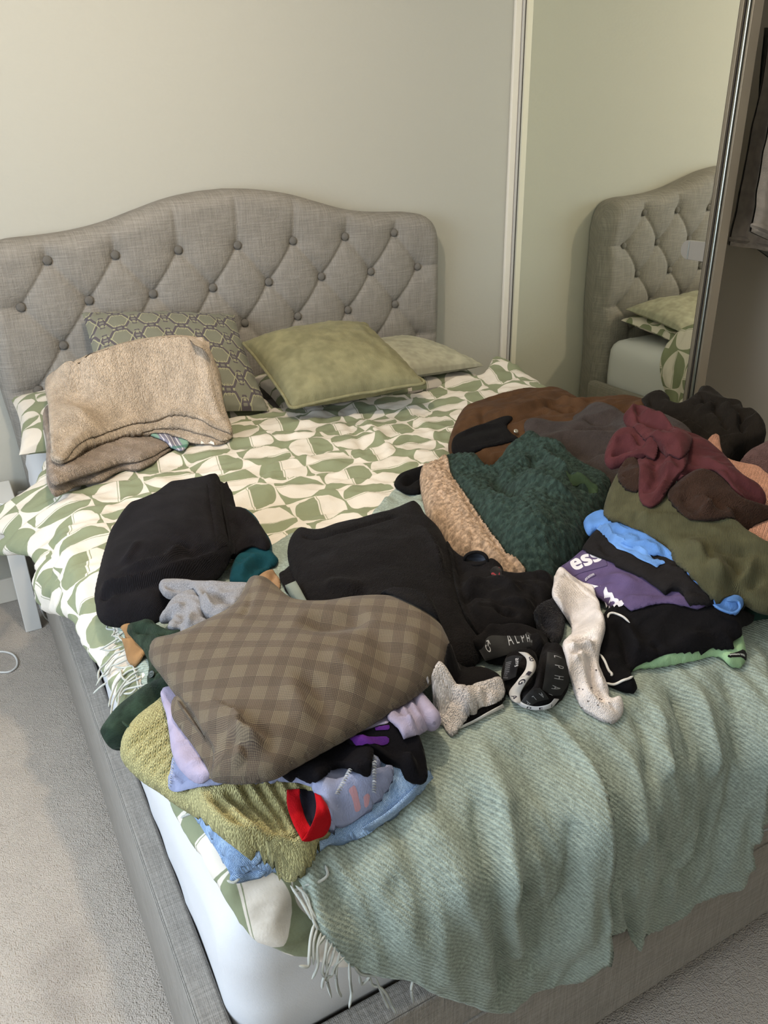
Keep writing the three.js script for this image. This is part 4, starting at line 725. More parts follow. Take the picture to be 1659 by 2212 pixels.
// faded blue jeans at the very bottom
{
  const denimTex = dataTex(512, (u, v) => { const d = 0.5 + 0.5 * Math.sin((u * 1.0 + v * 0.6) * TAU * 60), n = tn(u, v, 8, 3), m = tn(u, v, 70, 5); const k = clamp(0.62 + 0.12 * d + 0.3 * n + 0.2 * m, 0, 1); return [0.30 + 0.42 * k, 0.42 + 0.40 * k, 0.60 + 0.34 * k]; }, true);
  const denim = cloth('#ffffff', 'twill', 0.015, 0.0008, { map: sized(denimTex, 0.16), sheen: 0.2 });
  const t = garment('folded_jeans', 'faded light blue jeans folded at the bottom of the pile, under the yellow green sweater', 'jeans', denim, [
    { rim: [[414, 1750, g_ + 1.2], [432, 1786, g_ + 1], [452, 1815, g_ + 0.8], [472, 1845, g_ + 0.8], [488, 1878, g_ + 0.8], [500, 1898, g_ + 0.5], [515, 1903, g_ + 0.5], [545, 1898, g_ + 0.8], [580, 1890, g_ + 1], [640, 1862, g_ + 1], [740, 1824, g_ + 1], [800, 1800, g_ + 0.8], [850, 1768, g_ + 0.8], [900, 1722, g_ + 0.8], [934, 1684, g_ + 0.8], [922, 1655, 3], [850, 1640, 3], [700, 1640, 3], [550, 1660, 3], [450, 1710, 2.6]], up: 16, dn: 10, r: 18, step: 4, th: 6, rot: 20, w: [[5, 70, 2, 20, 3], [2, 26, 2, 60, 4, 'v']], s: [{ p: [[450, 1790], [468, 1792], [480, 1800]], a: 4, w: 4 }, { p: [[446, 1798], [462, 1802], [474, 1810]], a: 4, w: 4 }] },
    { rim: [[430, 1770, g_ + 1.4], [470, 1832, g_ + 1.5], [508, 1884, g_ + 1.6], [530, 1876, g_ + 1.8], [566, 1868, g_ + 2], [560, 1800, g_ + 2], [480, 1760, g_ + 2]], up: 12, dn: 6, r: 12, rot: 20, w: [[4, 40, 2, 20, 9]] },
  ]);
  part('waistband', sheet([[[800, 1796, g_ + 0.6], [850, 1762, g_ + 0.7], [900, 1716, g_ + 0.9], [936, 1680, g_ + 1.1]], [[780, 1790, g_ + 2.2], [840, 1752, g_ + 2.4], [888, 1708, g_ + 2.4], [926, 1664, g_ + 2.4]]], 5, 24, 6), denim, t);
  part('turned_hem', tube([[498, 1893, g_ + 1.6], [512, 1897, g_ + 1.4], [540, 1891, g_ + 1.4], [574, 1884, g_ + 1.5]].map((p) => at(p)), { r: 5.5, n: 24, m: 10 }), denim, t);
  seat(t);
}
{ const m = cloth('#94724e', 'weave', 0.02, 0.0004);
  seat(garment('tan_cloth', 'ochre tan garment edge between the throw fringe and the green shirt', 'clothing', m, [
    { rim: [[259, 1350, g_ + 0.5], [268, 1368, g_ + 0.5], [272, 1380, g_ + 0.6], [284, 1384, g_ + 1], [296, 1372, 1.8], [290, 1350, 1.8]], up: 5, dn: 4, r: 7, step: 3 },
    { rim: [[265, 1390, g_ + 0.5], [271, 1413, g_ + 0.4], [280, 1435, g_ + 0.4], [292, 1440, g_ + 0.4], [302, 1430, g_ + 0.7], [312, 1415, g_ + 1], [330, 1400, 1.4], [300, 1380, 1.6], [276, 1380, g_ + 1]], up: 7, dn: 4, r: 9, step: 3, w: [[2, 30, 2, 60, 3]] }]));
}
// bottle green shirt
{
  const m = cloth('#2b3b2f', 'twill', 0.02, 0.0005, { sheen: 0.5, mot: 'worn' });
  const t = garment('green_shirt', 'bottle green shirt with one sleeve hanging over the left edge of the bed', 'shirt', m, [
    { rim: [[274, 1358, 2.2], [300, 1347, 3], [325, 1342, 3.4], [345, 1356, 3.4], [368, 1366, 3.6], [405, 1370, 4], [430, 1392, 4.4], [420, 1440, 4], [400, 1480, 3], [350, 1494, 2.2], [328, 1490, 1.6], [318, 1474, 1.5], [322, 1440, 1.6], [312, 1410, 1.8], [292, 1386, 2]], up: 14, dn: 14, r: 16, w: [[6, 60, 2, 60, 3], [3, 28, 2, 80, 5, 'v']], s: [{ p: [[278, 1362], [320, 1362], [352, 1382]], a: -9, w: 6 }, { p: [[326, 1346], [336, 1372], [350, 1392]], a: 8, w: 7 }, { p: [[300, 1390], [320, 1402], [345, 1404]], a: -7, w: 7 }] },
    tube([[[244, 1618, 0.2, 26, 22]], [[262, 1588, 1.0, 31, 26]], [[290, 1552, 2.0, 32, 27]], [[330, 1520, 2.8, 32, 26]], [[370, 1494, 3.4, 30, 22]], [[410, 1476, 4, 26, 18]]].map((p) => p[0]), { n: 60, m: 20, cap: 9, w: [[2.5, 60, 2, 60, 3]] }),
    { rim: [[318, 1505, 3.6], [290, 1524, 3], [268, 1545, 2.4], [280, 1530, 1.2], [310, 1500, 1.6], [330, 1494, 2]], up: 5, dn: 5, r: 8, step: 4, free: true },
  ]);
  part('cuff_seam', tube([[264, 1558, 4.2], [272, 1566, 4.4], [282, 1571, 4.2], [294, 1572, 3.4]].map((p) => at(p)), { r: 1.6, n: 20, m: 8 }), m, t);
  const b = part('button', new THREE.LatheGeometry([[0, 0.0022], [0.003, 0.0014], [0.0046, 0.0026], [0.0056, 0.0018], [0.0058, 0], [0, -0.001]].map((p) => new THREE.Vector2(...p)), 24), new THREE.MeshStandardMaterial({ color: 0x2a3330, roughness: 0.35 }), t); { const p = at([328, 1457, 3.4]); b.geometry.rotateZ(0.6).rotateX(0.3).translate(p.x, p.y, p.z); }
  seat(t);
}
// yellow green ribbed sweater
{
  const kn = (rot) => { const m = cloth('#bcb684', 'knit', 0.12, 0.002, { sheen: 0.6, mot: 'heather', motSize: 0.08 }); void rot; return m; };
  const m = kn(0), ribs = [];
  for (let i = 0; i < 9; i++) { const q = i / 8; ribs.push({ p: [[lerp(470, 700, q), lerp(1742, 1652, q)], [lerp(520, 740, q), lerp(1800, 1726, q)], [lerp(575, 720, q), lerp(1862, 1800, q)]], a: -7, w: 5, e: [1, 1] }); }
  const ribs2 = []; for (let i = 0; i < 9; i++) { const q = i / 8; ribs2.push({ p: [[lerp(276, 420, q), lerp(1622, 1752, q)], [lerp(320, 440, q), lerp(1580, 1700, q)], [lerp(400, 460, q), lerp(1520, 1650, q)]], a: -6, w: 5, e: [1, 1] }); }
  const t = garment('ribbed_sweater', 'yellow green fluffy ribbed sweater spread under the checked trousers', 'sweater', m, [
    { rim: [[263, 1642, 1.6], [300, 1682, 1.0], [340, 1708, 0.8], [378, 1736, 0.8], [420, 1762, 1.0], [470, 1800, g_ + 1.5], [520, 1838, g_ + 1.5], [560, 1866, g_ + 1.6], [590, 1870, g_ + 1.8], [640, 1850, g_ + 1.8], [700, 1820, g_ + 1.6], [720, 1780, g_ + 1.6], [710, 1700, 4], [640, 1640, 4.4], [520, 1560, 4.4], [430, 1500, 4], [370, 1500, 4], [330, 1530, 3.6], [292, 1562, 3], [268, 1594, 2.4], [260, 1618, 2.0]], up: 20, dn: 14, r: 20, rot: 35, step: 3.5, th: 8, s: [...ribs, ...ribs2, { p: [[440, 1740], [470, 1700], [500, 1640]], a: -4, w: 12 }], w: [[5, 90, 2, 30, 3], [1.6, 16, 1, 0, 6]], in: [[330, 1600, 4.4], [420, 1680, 5.2], [560, 1760, 5.2], [640, 1780, 5], [520, 1820, 4.2]] },
    { rim: [[580, 1860, g_ + 1], [577, 1880, g_ + 0.8], [590, 1902, g_ + 0.8], [612, 1910, g_ + 0.8], [650, 1897, g_ + 0.8], [680, 1866, g_ + 0.8], [696, 1832, g_ + 0.8], [690, 1812, g_ + 1.6], [640, 1820, g_ + 1.6], [598, 1838, g_ + 1.6]], up: 20, dn: 8, r: 20, rot: 0, step: 3, th: 8, s: [0, 1, 2, 3, 4, 5, 6].map((i) => ({ p: [[600 + i * 13, 1838 - i * 3], [598 + i * 14, 1870 - i * 5], [602 + i * 12, 1904 - i * 8]], a: -4, w: 4, e: [1, 1] })) },
  ]);
  seat(t);
}
// periwinkle sports top turned inside out, red cuff
const peri = cloth('#8f97b6', 'plain', 0.02, 0.0003, { sheen: 0.4, rough: 0.75 });
{
  const t = garment('inside_out_shirt', 'blue grey sports top turned inside out with a red cuff and pink stripes', 'top', peri, [
    { rim: [[376, 1632, g_ + 0.6], [368, 1668, g_ + 0.5], [363, 1698, g_ + 0.5], [374, 1709, g_ + 0.5], [420, 1702, g_ + 0.6], [470, 1696, g_ + 0.7], [560, 1694, g_ + 0.8], [640, 1690, g_ + 0.8], [680, 1702, g_ + 0.8], [730, 1718, g_ + 0.8], [742, 1716, g_ + 0.8], [770, 1712, g_ + 0.8], [812, 1714, g_ + 0.8], [818, 1680, g_ + 1], [820, 1640, g_ + 1.2], [700, 1610, 5.6], [560, 1600, 6], [440, 1590, 6]], up: 8, dn: 4, r: 9, step: 4, w: [[4, 60, 2, 10, 4], [2, 26, 2, 30, 5]], s: [{ p: [[384, 1700], [400, 1680], [420, 1660]], a: -5, w: 5 }, { p: [[640, 1684], [700, 1694], [760, 1700]], a: -5, w: 5 }] },
    { rim: [[672, 1708, g_ + 1], [700, 1735, g_ + 1.2], [714, 1768, g_ + 1], [706, 1800, g_ + 0.8], [700, 1812, g_ + 0.8], [740, 1796, g_ + 0.8], [790, 1762, g_ + 0.8], [830, 1726, g_ + 0.8], [848, 1690, g_ + 0.9], [850, 1660, g_ + 1.2], [790, 1664, g_ + 2], [720, 1690, g_ + 2]], up: 16, dn: 10, r: 18, step: 4, w: [[4, 50, 2, 60, 6]], s: [{ p: [[712, 1740], [738, 1770], [742, 1790]], a: -6, w: 7 }] },
  ]);
  const pink = cloth('#b98f98', 'plain', 0.02, 0.0002), red = cloth('#a50d18', 'plain', 0.02, 0.0003, { sheen: 0.3 }), navy = cloth('#17161f', 'plain', 0.02, 0.0003), thread = cloth('#d9dde2', 'twill', 0.006, 0.0004);
  part('pink_stripe', patch([[752, 1714], [768, 1714], [776, 1732], [780, 1750], [775, 1770], [764, 1774], [768, 1752], [762, 1732]], 1, 3, { sharp: true }), pink, t);
  part('pink_stripe', patch([[784, 1714], [799, 1714], [801, 1730], [797, 1750], [787, 1758], [788, 1736]], 1, 3, { sharp: true }), pink, t);
  const cuff = part('cuff', merge([
    sheet([[[679, 1712, g_ + 1.6], [683, 1738, g_ + 2.6], [679, 1768, g_ + 2.4], [666, 1796, g_ + 1.6], [652, 1816, g_ + 0.7]], [[690, 1718, g_ + 2.3], [699, 1746, g_ + 2.9], [698, 1776, g_ + 2.4], [686, 1802, g_ + 1.6], [658, 1818, g_ + 0.7]], [[684, 1712, g_ + 1.4], [708, 1744, g_ + 1.8], [715, 1774, g_ + 1.5], [704, 1802, g_ + 1.0], [668, 1817, g_ + 0.6]]], 3, 28, 14),
    sheet([[[620, 1706, g_ + 1], [620, 1738, g_ + 1.1], [632, 1776, g_ + 1], [652, 1815, g_ + 0.7]], [[632, 1705, g_ + 0.9], [638, 1738, g_ + 0.9], [648, 1772, g_ + 0.9], [664, 1801, g_ + 0.7]], [[647, 1704, g_ + 0.8], [652, 1736, g_ + 0.7], [660, 1768, g_ + 0.7], [675, 1790, g_ + 0.6]]], 3, 24, 12),
  ]), red, t);
  part('lining', sheet([[[644, 1703, g_ + 0.8], [650, 1735, g_ + 0.8], [658, 1767, g_ + 0.7], [674, 1790, g_ + 0.7]], [[664, 1706, g_ + 0.4], [667, 1735, g_ + 0.3], [670, 1765, g_ + 0.3], [678, 1782, g_ + 0.4]], [[682, 1712, g_ + 1.4], [685, 1736, g_ + 2], [681, 1764, g_ + 1.9], [679, 1780, g_ + 1]]], 2, 20, 12), navy, cuff);
  const stitch = (a, b, n, w) => { const L = []; for (let i = 0; i < n; i++) { const q = i / (n - 1), p = at([lerp(a[0], b[0], q) - w, lerp(a[1], b[1], q), g_ + 1.0]), s = at([lerp(a[0], b[0], q) + w, lerp(a[1], b[1], q) + (i % 2 ? 3 : 1), g_ + 1.0]); p.y += 0.001; s.y += 0.001; L.push(tube([p, p.clone().lerp(s, 0.5).add(V3(0, 0.0015, 0)), s], { r: 0.8, n: 4, m: 5 })); } return part('overlock_stitches', merge(L), thread, t, { kind: 'stuff' }); };
  stitch([756, 1664], [728, 1716], 22, 5); stitch([809, 1636], [808, 1712], 26, 5); stitch([376, 1640], [366, 1700], 12, 3);
  seat(t);
}
// black top with purple stripes
{
  const m = cloth('#0c0b10', 'plain', 0.02, 0.0003, { sheen: 0.25 });
  const t = garment('striped_shirt', 'black sports top with purple stripes poking out below the checked trousers', 'top', m, [
    { rim: [[600, 1676, g_ + 0.6], [620, 1686, g_ + 0.6], [648, 1692, g_ + 0.6], [690, 1686, g_ + 0.7], [716, 1664, g_ + 0.9], [734, 1657, g_ + 1], [770, 1668, g_ + 0.8], [798, 1678, g_ + 0.7], [804, 1650, g_ + 0.9], [800, 1610, 5.6], [700, 1590, 6], [620, 1630, 6]], up: 9, dn: 6, r: 10, step: 4, w: [[4, 50, 2, 20, 3]], s: [{ p: [[632, 1650], [640, 1672], [650, 1688]], a: -6, w: 5 }] },
    { rim: [[738, 1598, 6.4], [790, 1580, 6.6], [850, 1560, 6.4], [900, 1580, 5], [914, 1612, 4], [922, 1652, 2.8], [923, 1682, 2.2], [912, 1692, 2.0], [890, 1690, 2.4], [874, 1680, 3], [860, 1662, 3.4], [830, 1648, 4], [800, 1636, 4.6], [760, 1620, 5.6]], up: 9, dn: 10, r: 14, step: 4, w: [[4, 60, 2, 40, 5]], s: [{ p: [[880, 1630], [892, 1660], [896, 1688]], a: 5, w: 7 }, { p: [[900, 1620], [910, 1660], [912, 1690]], a: -4, w: 6 }] },
  ]);
  const purple = cloth('#4d2371', 'plain', 0.02, 0.0003);
  part('purple_stripe', patch([[738, 1601], [760, 1597], [800, 1596], [841, 1595], [840, 1611], [800, 1613], [770, 1612], [752, 1608]], 1.2, 3, { sharp: true }), purple, t);
  part('purple_stripe', patch([[810, 1574], [842, 1570], [842, 1583], [810, 1583]], 1.2, 3, { sharp: true }), purple, t);
  seat(t);
}
// lilac garment folded under the trousers
{
  const m = cloth('#a39bb2', 'plain', 0.02, 0.0003, { sheen: 0.4, rough: 0.75 });
  const t = garment('lilac_shirt', 'pale lilac top folded under the checked trousers, its pleated end sticking out right', 'top', m, [
    { rim: [[349, 1490, 6.8], [348, 1508, 6.6], [358, 1540, 6.4], [366, 1590, 6.2], [372, 1628, 6], [390, 1664, 6], [428, 1692, 6], [452, 1684, 6.4], [520, 1640, 7], [520, 1520, 7.4], [400, 1480, 7.2]], up: 7, dn: 5, r: 9, step: 4, w: [[3, 50, 2, 60, 5]], s: [{ p: [[378, 1616], [400, 1604], [430, 1596]], a: 2.5, w: 3 }, { p: [[404, 1664], [420, 1650], [440, 1644]], a: 4, w: 3, k: 's' }] },
    { rim: [[660, 1592, 6.4], [740, 1588, 6.4], [800, 1578, 6.4], [842, 1570, 6.2], [850, 1540, 6.2], [840, 1500, 6.4], [740, 1520, 6.6]], up: 6, dn: 5, r: 8, step: 4 },
    { rim: [[838, 1566, 6.2], [858, 1588, 5.4], [875, 1608, 4.8], [882, 1604, 4.8], [896, 1598, 4.8], [904, 1588, 5], [912, 1582, 4.6], [925, 1572, 4.6], [920, 1550, 5], [900, 1520, 5.6], [880, 1500, 6], [850, 1510, 6.4], [838, 1540, 6.4]], up: 8, dn: 8, r: 9, step: 3, s: [{ p: [[862, 1520], [884, 1560], [900, 1592]], a: 6, w: 5, k: 's' }, { p: [[880, 1510], [902, 1548], [916, 1576]], a: 6, w: 5, k: 's' }] },
    tube([[886, 1500, 5.6, 11, 13], [905, 1520, 5.4, 13, 16], [926, 1548, 5, 14, 17], [938, 1562, 5.4, 12, 14]], { n: 30, m: 14, cap: 4 }),
  ]);
  seat(t);
}
// teal top, beige scrap, grey marl t-shirt
seat(garment('teal_shirt', 'dark teal crumpled top sticking out behind the black folded trousers', 'top', cloth('#12404a', 'plain', 0.02, 0.0003, { sheen: 0.35 }), [
  { rim: [[500, 1262, 2.4], [498, 1236, 2.6], [506, 1214, 2.6], [520, 1190, 2.6], [512, 1110, 2.8], [528, 1102, 3], [545, 1112, 3], [566, 1140, 2.6], [586, 1174, 2.2], [590, 1198, 2], [602, 1218, 1.6], [580, 1236, 1.6], [550, 1256, 1.6], [530, 1266, 2]], up: 12, dn: 10, r: 14, step: 4, w: [[5, 50, 2, 20, 3], [3, 24, 2, 50, 5, 'v']], s: [{ p: [[512, 1252], [540, 1216], [560, 1200]], a: 7, w: 8 }, { p: [[536, 1256], [556, 1224], [590, 1204]], a: -6, w: 7 }] }]));
seat(garment('beige_cloth', 'scrap of beige cloth crumpled beside the teal top and the checked trousers', 'clothing', cloth('#97795c', 'plain', 0.02, 0.0003), [
  { rim: [[548, 1262, 2.4], [560, 1246, 2.8], [576, 1236, 2.8], [590, 1232, 2.6], [598, 1244, 2], [607, 1268, 1.6], [600, 1285, 1.6], [570, 1275, 2.2]], up: 9, dn: 8, r: 9, step: 3, w: [[4, 24, 2, 60, 3]], s: [{ p: [[575, 1262], [588, 1246], [592, 1236]], a: -5, w: 4 }] }]));
// black folded trousers, back left
{
  const t = garment('black_trousers', 'black trousers folded in a square stack with a wide hem, back left on the bed', 'trousers', blackCotton, [
    { rim: [[476, 1046, 6.5], [500, 1062, 6], [512, 1106, 5.2], [530, 1107, 5.4], [556, 1128, 5], [576, 1158, 4.4], [584, 1182, 4], [572, 1194, 3.6], [546, 1190, 3.4], [505, 1204, 3], [480, 1190, 4], [470, 1110, 6]], up: 16, dn: 14, r: 20, w: [[4, 60, 2, 30, 3]], s: [{ p: [[512, 1110], [516, 1150], [506, 1190]], a: -6, w: 6 }] },
    { rim: [[207, 1310, 2.4], [204, 1290, 3.0], [214, 1240, 4.0], [222, 1206, 4.6], [238, 1156, 5.4], [246, 1144, 5.8], [275, 1106, 6.6], [315, 1091, 7.2], [348, 1067, 7.8], [368, 1054, 8.2], [440, 1043, 8.6], [470, 1033, 8.8], [478, 1058, 8.4], [482, 1110, 7.6], [492, 1160, 6.4], [500, 1200, 5.0], [480, 1238, 3.6], [440, 1270, 2.8], [390, 1312, 2], [340, 1344, 1.4], [290, 1352, 1.2], [225, 1346, 1.2], [210, 1330, 1.6]], up: 24, dn: 20, r: 34, step: 4, in: [[250, 1270, 7.4], [300, 1200, 9], [400, 1130, 11], [440, 1080, 11.2], [440, 1190, 8.4], [330, 1270, 6.8]], w: [[5, 110, 2, 20, 3], [1.5, 30, 2, 60, 5]],
      s: [{ p: [[235, 1249], [300, 1236], [359, 1225], [383, 1201], [407, 1171]], a: 13, w: 9 }, { p: [[494, 1204], [431, 1225], [359, 1249], [280, 1270], [222, 1284]], a: 16, w: 10, k: 's', e: [1, 1] }, { p: [[371, 1297], [335, 1315], [250, 1327], [212, 1312]], a: 13, w: 9, k: 's', e: [0.4, 1] }, { p: [[300, 1165], [280, 1200], [262, 1226]], a: 6, w: 8 }, { p: [[378, 1186], [402, 1180], [412, 1190]], a: -8, w: 6 }, { p: [[396, 1214], [440, 1196], [480, 1190]], a: -7, w: 8 }, { p: [[452, 1048], [456, 1100], [466, 1150], [474, 1190]], a: -2.5, w: 2, k: 'v', e: [1, 1] }, { p: [[216, 1300], [226, 1292], [240, 1300]], a: -9, w: 7 }], rot: 15 },
  ]);
  part('hem_band', patch([[449, 1047], [474, 1034], [478, 1080], [484, 1130], [493, 1180], [470, 1190], [462, 1140], [454, 1090]], 1.6, 3, { sharp: true }), blackCotton, t);
  part('leg_opening', sheet([[[470, 1032, 9.4], [480, 1090, 8.6], [492, 1150, 7.0], [500, 1200, 5.2]], [[482, 1045, 7.6], [490, 1095, 6.8], [500, 1150, 5.6], [504, 1196, 4.4]], [[490, 1040, 7.8], [508, 1090, 6.4], [512, 1140, 5.6], [508, 1196, 4.2]]], 3, 24, 12), blackCotton, t);
  seat(t);
}
seat(garment('grey_tshirt', 'grey marl t-shirt crumpled between the black folded trousers and the checked trousers', 'shirt', cloth('#8e8d90', 'plain', 0.02, 0.0004, { mot: 'heather', motSize: 0.05, sheen: 0.4 }), [
  { rim: [[372, 1300, 5], [352, 1326, 4.4], [344, 1340, 4.2], [372, 1340, 4.2], [362, 1356, 4.2], [372, 1366, 4.4], [388, 1362, 4.6], [394, 1380, 4.6], [420, 1376, 5], [470, 1352, 6], [500, 1325, 6.4], [490, 1290, 6.6], [430, 1280, 6]], up: 14, dn: 14, r: 16, step: 3.5, w: [[6, 40, 2, 60, 3], [3, 20, 2, 80, 5, 'v']], s: [{ p: [[352, 1336], [380, 1318], [400, 1312]], a: 7, w: 7 }, { p: [[376, 1346], [400, 1336], [412, 1330]], a: -7, w: 5 }, { p: [[404, 1320], [410, 1350], [400, 1372]], a: 7, w: 6 }, { p: [[425, 1310], [452, 1330], [454, 1360]], a: -6, w: 6 }] },
  { rim: [[343, 1268, 6.4], [350, 1258, 6.8], [380, 1254, 7.2], [420, 1257, 7.6], [480, 1262, 8], [545, 1268, 8.4], [536, 1290, 8], [520, 1318, 7.4], [480, 1345, 6.8], [440, 1330, 6.6], [430, 1300, 6.4], [412, 1282, 6.2], [380, 1290, 5.8], [358, 1288, 6]], up: 13, dn: 12, r: 14, step: 3.5, w: [[4, 40, 2, 30, 7], [2, 20, 2, 30, 6, 'v']], s: [{ p: [[348, 1262], [380, 1270], [420, 1268]], a: -6, w: 5 }, { p: [[430, 1272], [470, 1290], [508, 1318]], a: -9, w: 6 }, { p: [[440, 1284], [452, 1310], [456, 1336]], a: 6, w: 5 }] }]));
// brown checked trousers on top of the left pile
{
  const plaid = canvasTex(1024, 1024, (g, W) => {
    const c = W / 4; g.fillStyle = '#665d51'; g.fillRect(0, 0, W, W);
    for (let i = 0; i < 4; i++) { // houndstooth weave in alternating bands
      g.fillStyle = 'rgba(50,40,38,0.38)'; g.fillRect(i * c, 0, c * 0.42, W); g.fillRect(0, i * c, W, c * 0.42);
    }
    for (let k = 0; k < 256; k++) { g.fillStyle = k % 4 < 2 ? 'rgba(128,118,98,0.28)' : 'rgba(54,45,42,0.22)'; g.fillRect(k * 4, 0, 4, W); g.fillRect(0, k * 4, W, 4); }
    for (let i = 0; i < 4; i++) for (const o of [0.0, 0.42]) { g.fillStyle = 'rgba(38,32,32,0.55)'; g.fillRect((i + o) * c, 0, 3, W); g.fillRect(0, (i + o) * c, W, 3); g.fillStyle = 'rgba(150,140,118,0.4)'; g.fillRect((i + o) * c + 4, 0, 2, W); g.fillRect(0, (i + o) * c + 4, W, 2); }
  });
  const m = cloth('#ffffff', 'weave', 0.012, 0.0004, { map: sized(plaid, 0.14), rough: 0.85, sheen: 0.3 });
  const t = garment('checked_trousers', 'brown checked trousers folded on top of the pile at the front left', 'trousers', m, [
    { rim: [[374, 1510, 8.6], [371, 1545, 8], [392, 1578, 7.6], [420, 1618, 7.2], [448, 1668, 6.8], [458, 1684, 6.6], [520, 1660, 9], [520, 1560, 11], [430, 1510, 10]], up: 8, dn: 8, r: 12, step: 4, rot: 35 },
    { rim: [[321, 1410, 9.6], [330, 1392, 9.8], [380, 1380, 10], [430, 1357, 10.4], [480, 1332, 10.8], [508, 1310, 11], [524, 1284, 11.2], [540, 1258, 11.6], [575, 1257, 11.6], [600, 1274, 11.4], [622, 1294, 11], [645, 1306, 10.8], [700, 1309, 10.6], [760, 1301, 10.8], [830, 1297, 11], [890, 1306, 10.6], [932, 1322, 10.2], [948, 1346, 9.6], [964, 1376, 9], [975, 1404, 8.4], [970, 1432, 7.8], [945, 1464, 7.4], [900, 1502, 7.4], [830, 1548, 7.6], [760, 1590, 7.8], [690, 1628, 8], [640, 1656, 8], [590, 1682, 8], [530, 1691, 7.8], [480, 1689, 7.6], [455, 1682, 7.4], [462, 1660, 7.6], [462, 1632, 8], [440, 1598, 8.4], [425, 1570, 8.6], [400, 1530, 9], [378, 1500, 9.2], [345, 1455, 9.4], [325, 1428, 9.5]], up: 26, dn: 16, r: 44, step: 4, rot: 36, smooth: 5,
      in: [[600, 1350, 13.2], [500, 1420, 13], [640, 1430, 13.4], [760, 1390, 13.2], [860, 1360, 12.8]], w: [[4, 120, 2.5, 60, 3], [2, 50, 3, 60, 7]],
      s: [{ p: [[640, 1440], [680, 1490], [700, 1550], [708, 1600]], a: -6, w: 12 }, { p: [[700, 1400], [760, 1450], [780, 1520]], a: 5, w: 16 }, { p: [[610, 1460], [650, 1520], [660, 1580]], a: 4, w: 14 }, { p: [[645, 1330], [700, 1340], [760, 1330], [800, 1320]], a: -11, w: 22 }, { p: [[420, 1560], [470, 1580], [540, 1600], [600, 1640]], a: 8, w: 16 }, { p: [[430, 1590], [490, 1600], [530, 1625]], a: -10, w: 9 }, { p: [[520, 1560], [580, 1600], [590, 1640]], a: -7, w: 10 }, { p: [[470, 1630], [500, 1600], [540, 1605], [570, 1625]], a: 8, w: 8 }, { p: [[545, 1260], [538, 1300], [520, 1340]], a: -3, w: 3, k: 'v' }, { p: [[800, 1340], [830, 1400], [840, 1470]], a: -4, w: 16 }, { p: [[880, 1340], [900, 1400], [900, 1460]], a: 4, w: 18 }] },
  ]);
  part('turned_leg_end', sheet([[[378, 1506, 8.8], [400, 1540, 8.6], [430, 1586, 8.2], [456, 1640, 7.4], [452, 1682, 6.6]], [[386, 1516, 9.8], [412, 1552, 9.4], [446, 1600, 8.8], [470, 1650, 8], [466, 1688, 7]]], 4, 30, 8), m, t);
  seat(t);
}
// black sweater in the middle, and the sage scrap at its side
seat(garment('sage_cloth', 'folded sage grey cloth tip wedged beside the black sweater', 'clothing', cloth('#7f877f', 'plain', 0.02, 0.0003), [
  sheet([[[616, 1264, 4], [626, 1284, 3.6], [640, 1304, 3.2], [652, 1316, 3]], [[622, 1262, 5.2], [634, 1282, 5], [650, 1300, 4.6], [662, 1314, 4.4]], [[639, 1255, 5.6], [650, 1274, 5.4], [662, 1296, 5], [674, 1316, 4.6]]], 4, 20, 12)]));
seat(garment('black_sweater', 'black fleecy sweater folded flat in the middle of the bed', 'sweater', cloth('#151314', 'fuzz', 0.06, 0.0008, { sheen: 0.2 }), [
  { rim: [[604, 1252, 1.6], [612, 1238, 1.8], [628, 1226, 2], [660, 1240, 3], [680, 1300, 2.6], [650, 1315, 2], [620, 1290, 1.4]], up: 10, dn: 10, r: 14 },
  { rim: [[621, 1190, 3.6], [628, 1168, 4], [640, 1156, 4.2], [664, 1154, 4.4], [684, 1158, 4.4], [720, 1146, 4.8], [780, 1132, 5.2], [850, 1110, 5.8], [892, 1093, 6.2], [906, 1098, 6], [922, 1122, 5.6], [950, 1150, 5.2], [968, 1186, 4.8], [978, 1220, 4.4], [990, 1290, 3.6], [1010, 1350, 3], [1042, 1402, 2.2], [1024, 1440, 2], [980, 1452, 2], [900, 1440, 2.6], [800, 1384, 3], [700, 1340, 3], [650, 1312, 2.8], [640, 1270, 3], [626, 1228, 3.2]], up: 26, dn: 24, r: 36, step: 4.5, in: [[700, 1210, 7.6], [800, 1190, 8.4], [880, 1160, 8.6], [860, 1260, 7.8], [760, 1270, 7], [930, 1300, 6.4], [980, 1380, 5]], w: [[4, 110, 2, 30, 3], [1.6, 30, 1.5, 50, 5]],
    s: [{ p: [[915, 1140], [944, 1190], [962, 1250]], a: 9, w: 8, k: 's', e: [0.4, 0] }, { p: [[720, 1300], [770, 1285], [800, 1275]], a: -9, w: 14 }, { p: [[690, 1270], [740, 1262], [790, 1280]], a: 8, w: 16 }, { p: [[660, 1160], [690, 1162], [740, 1150], [850, 1118]], a: -5, w: 5, e: [1, 1] }] }]));

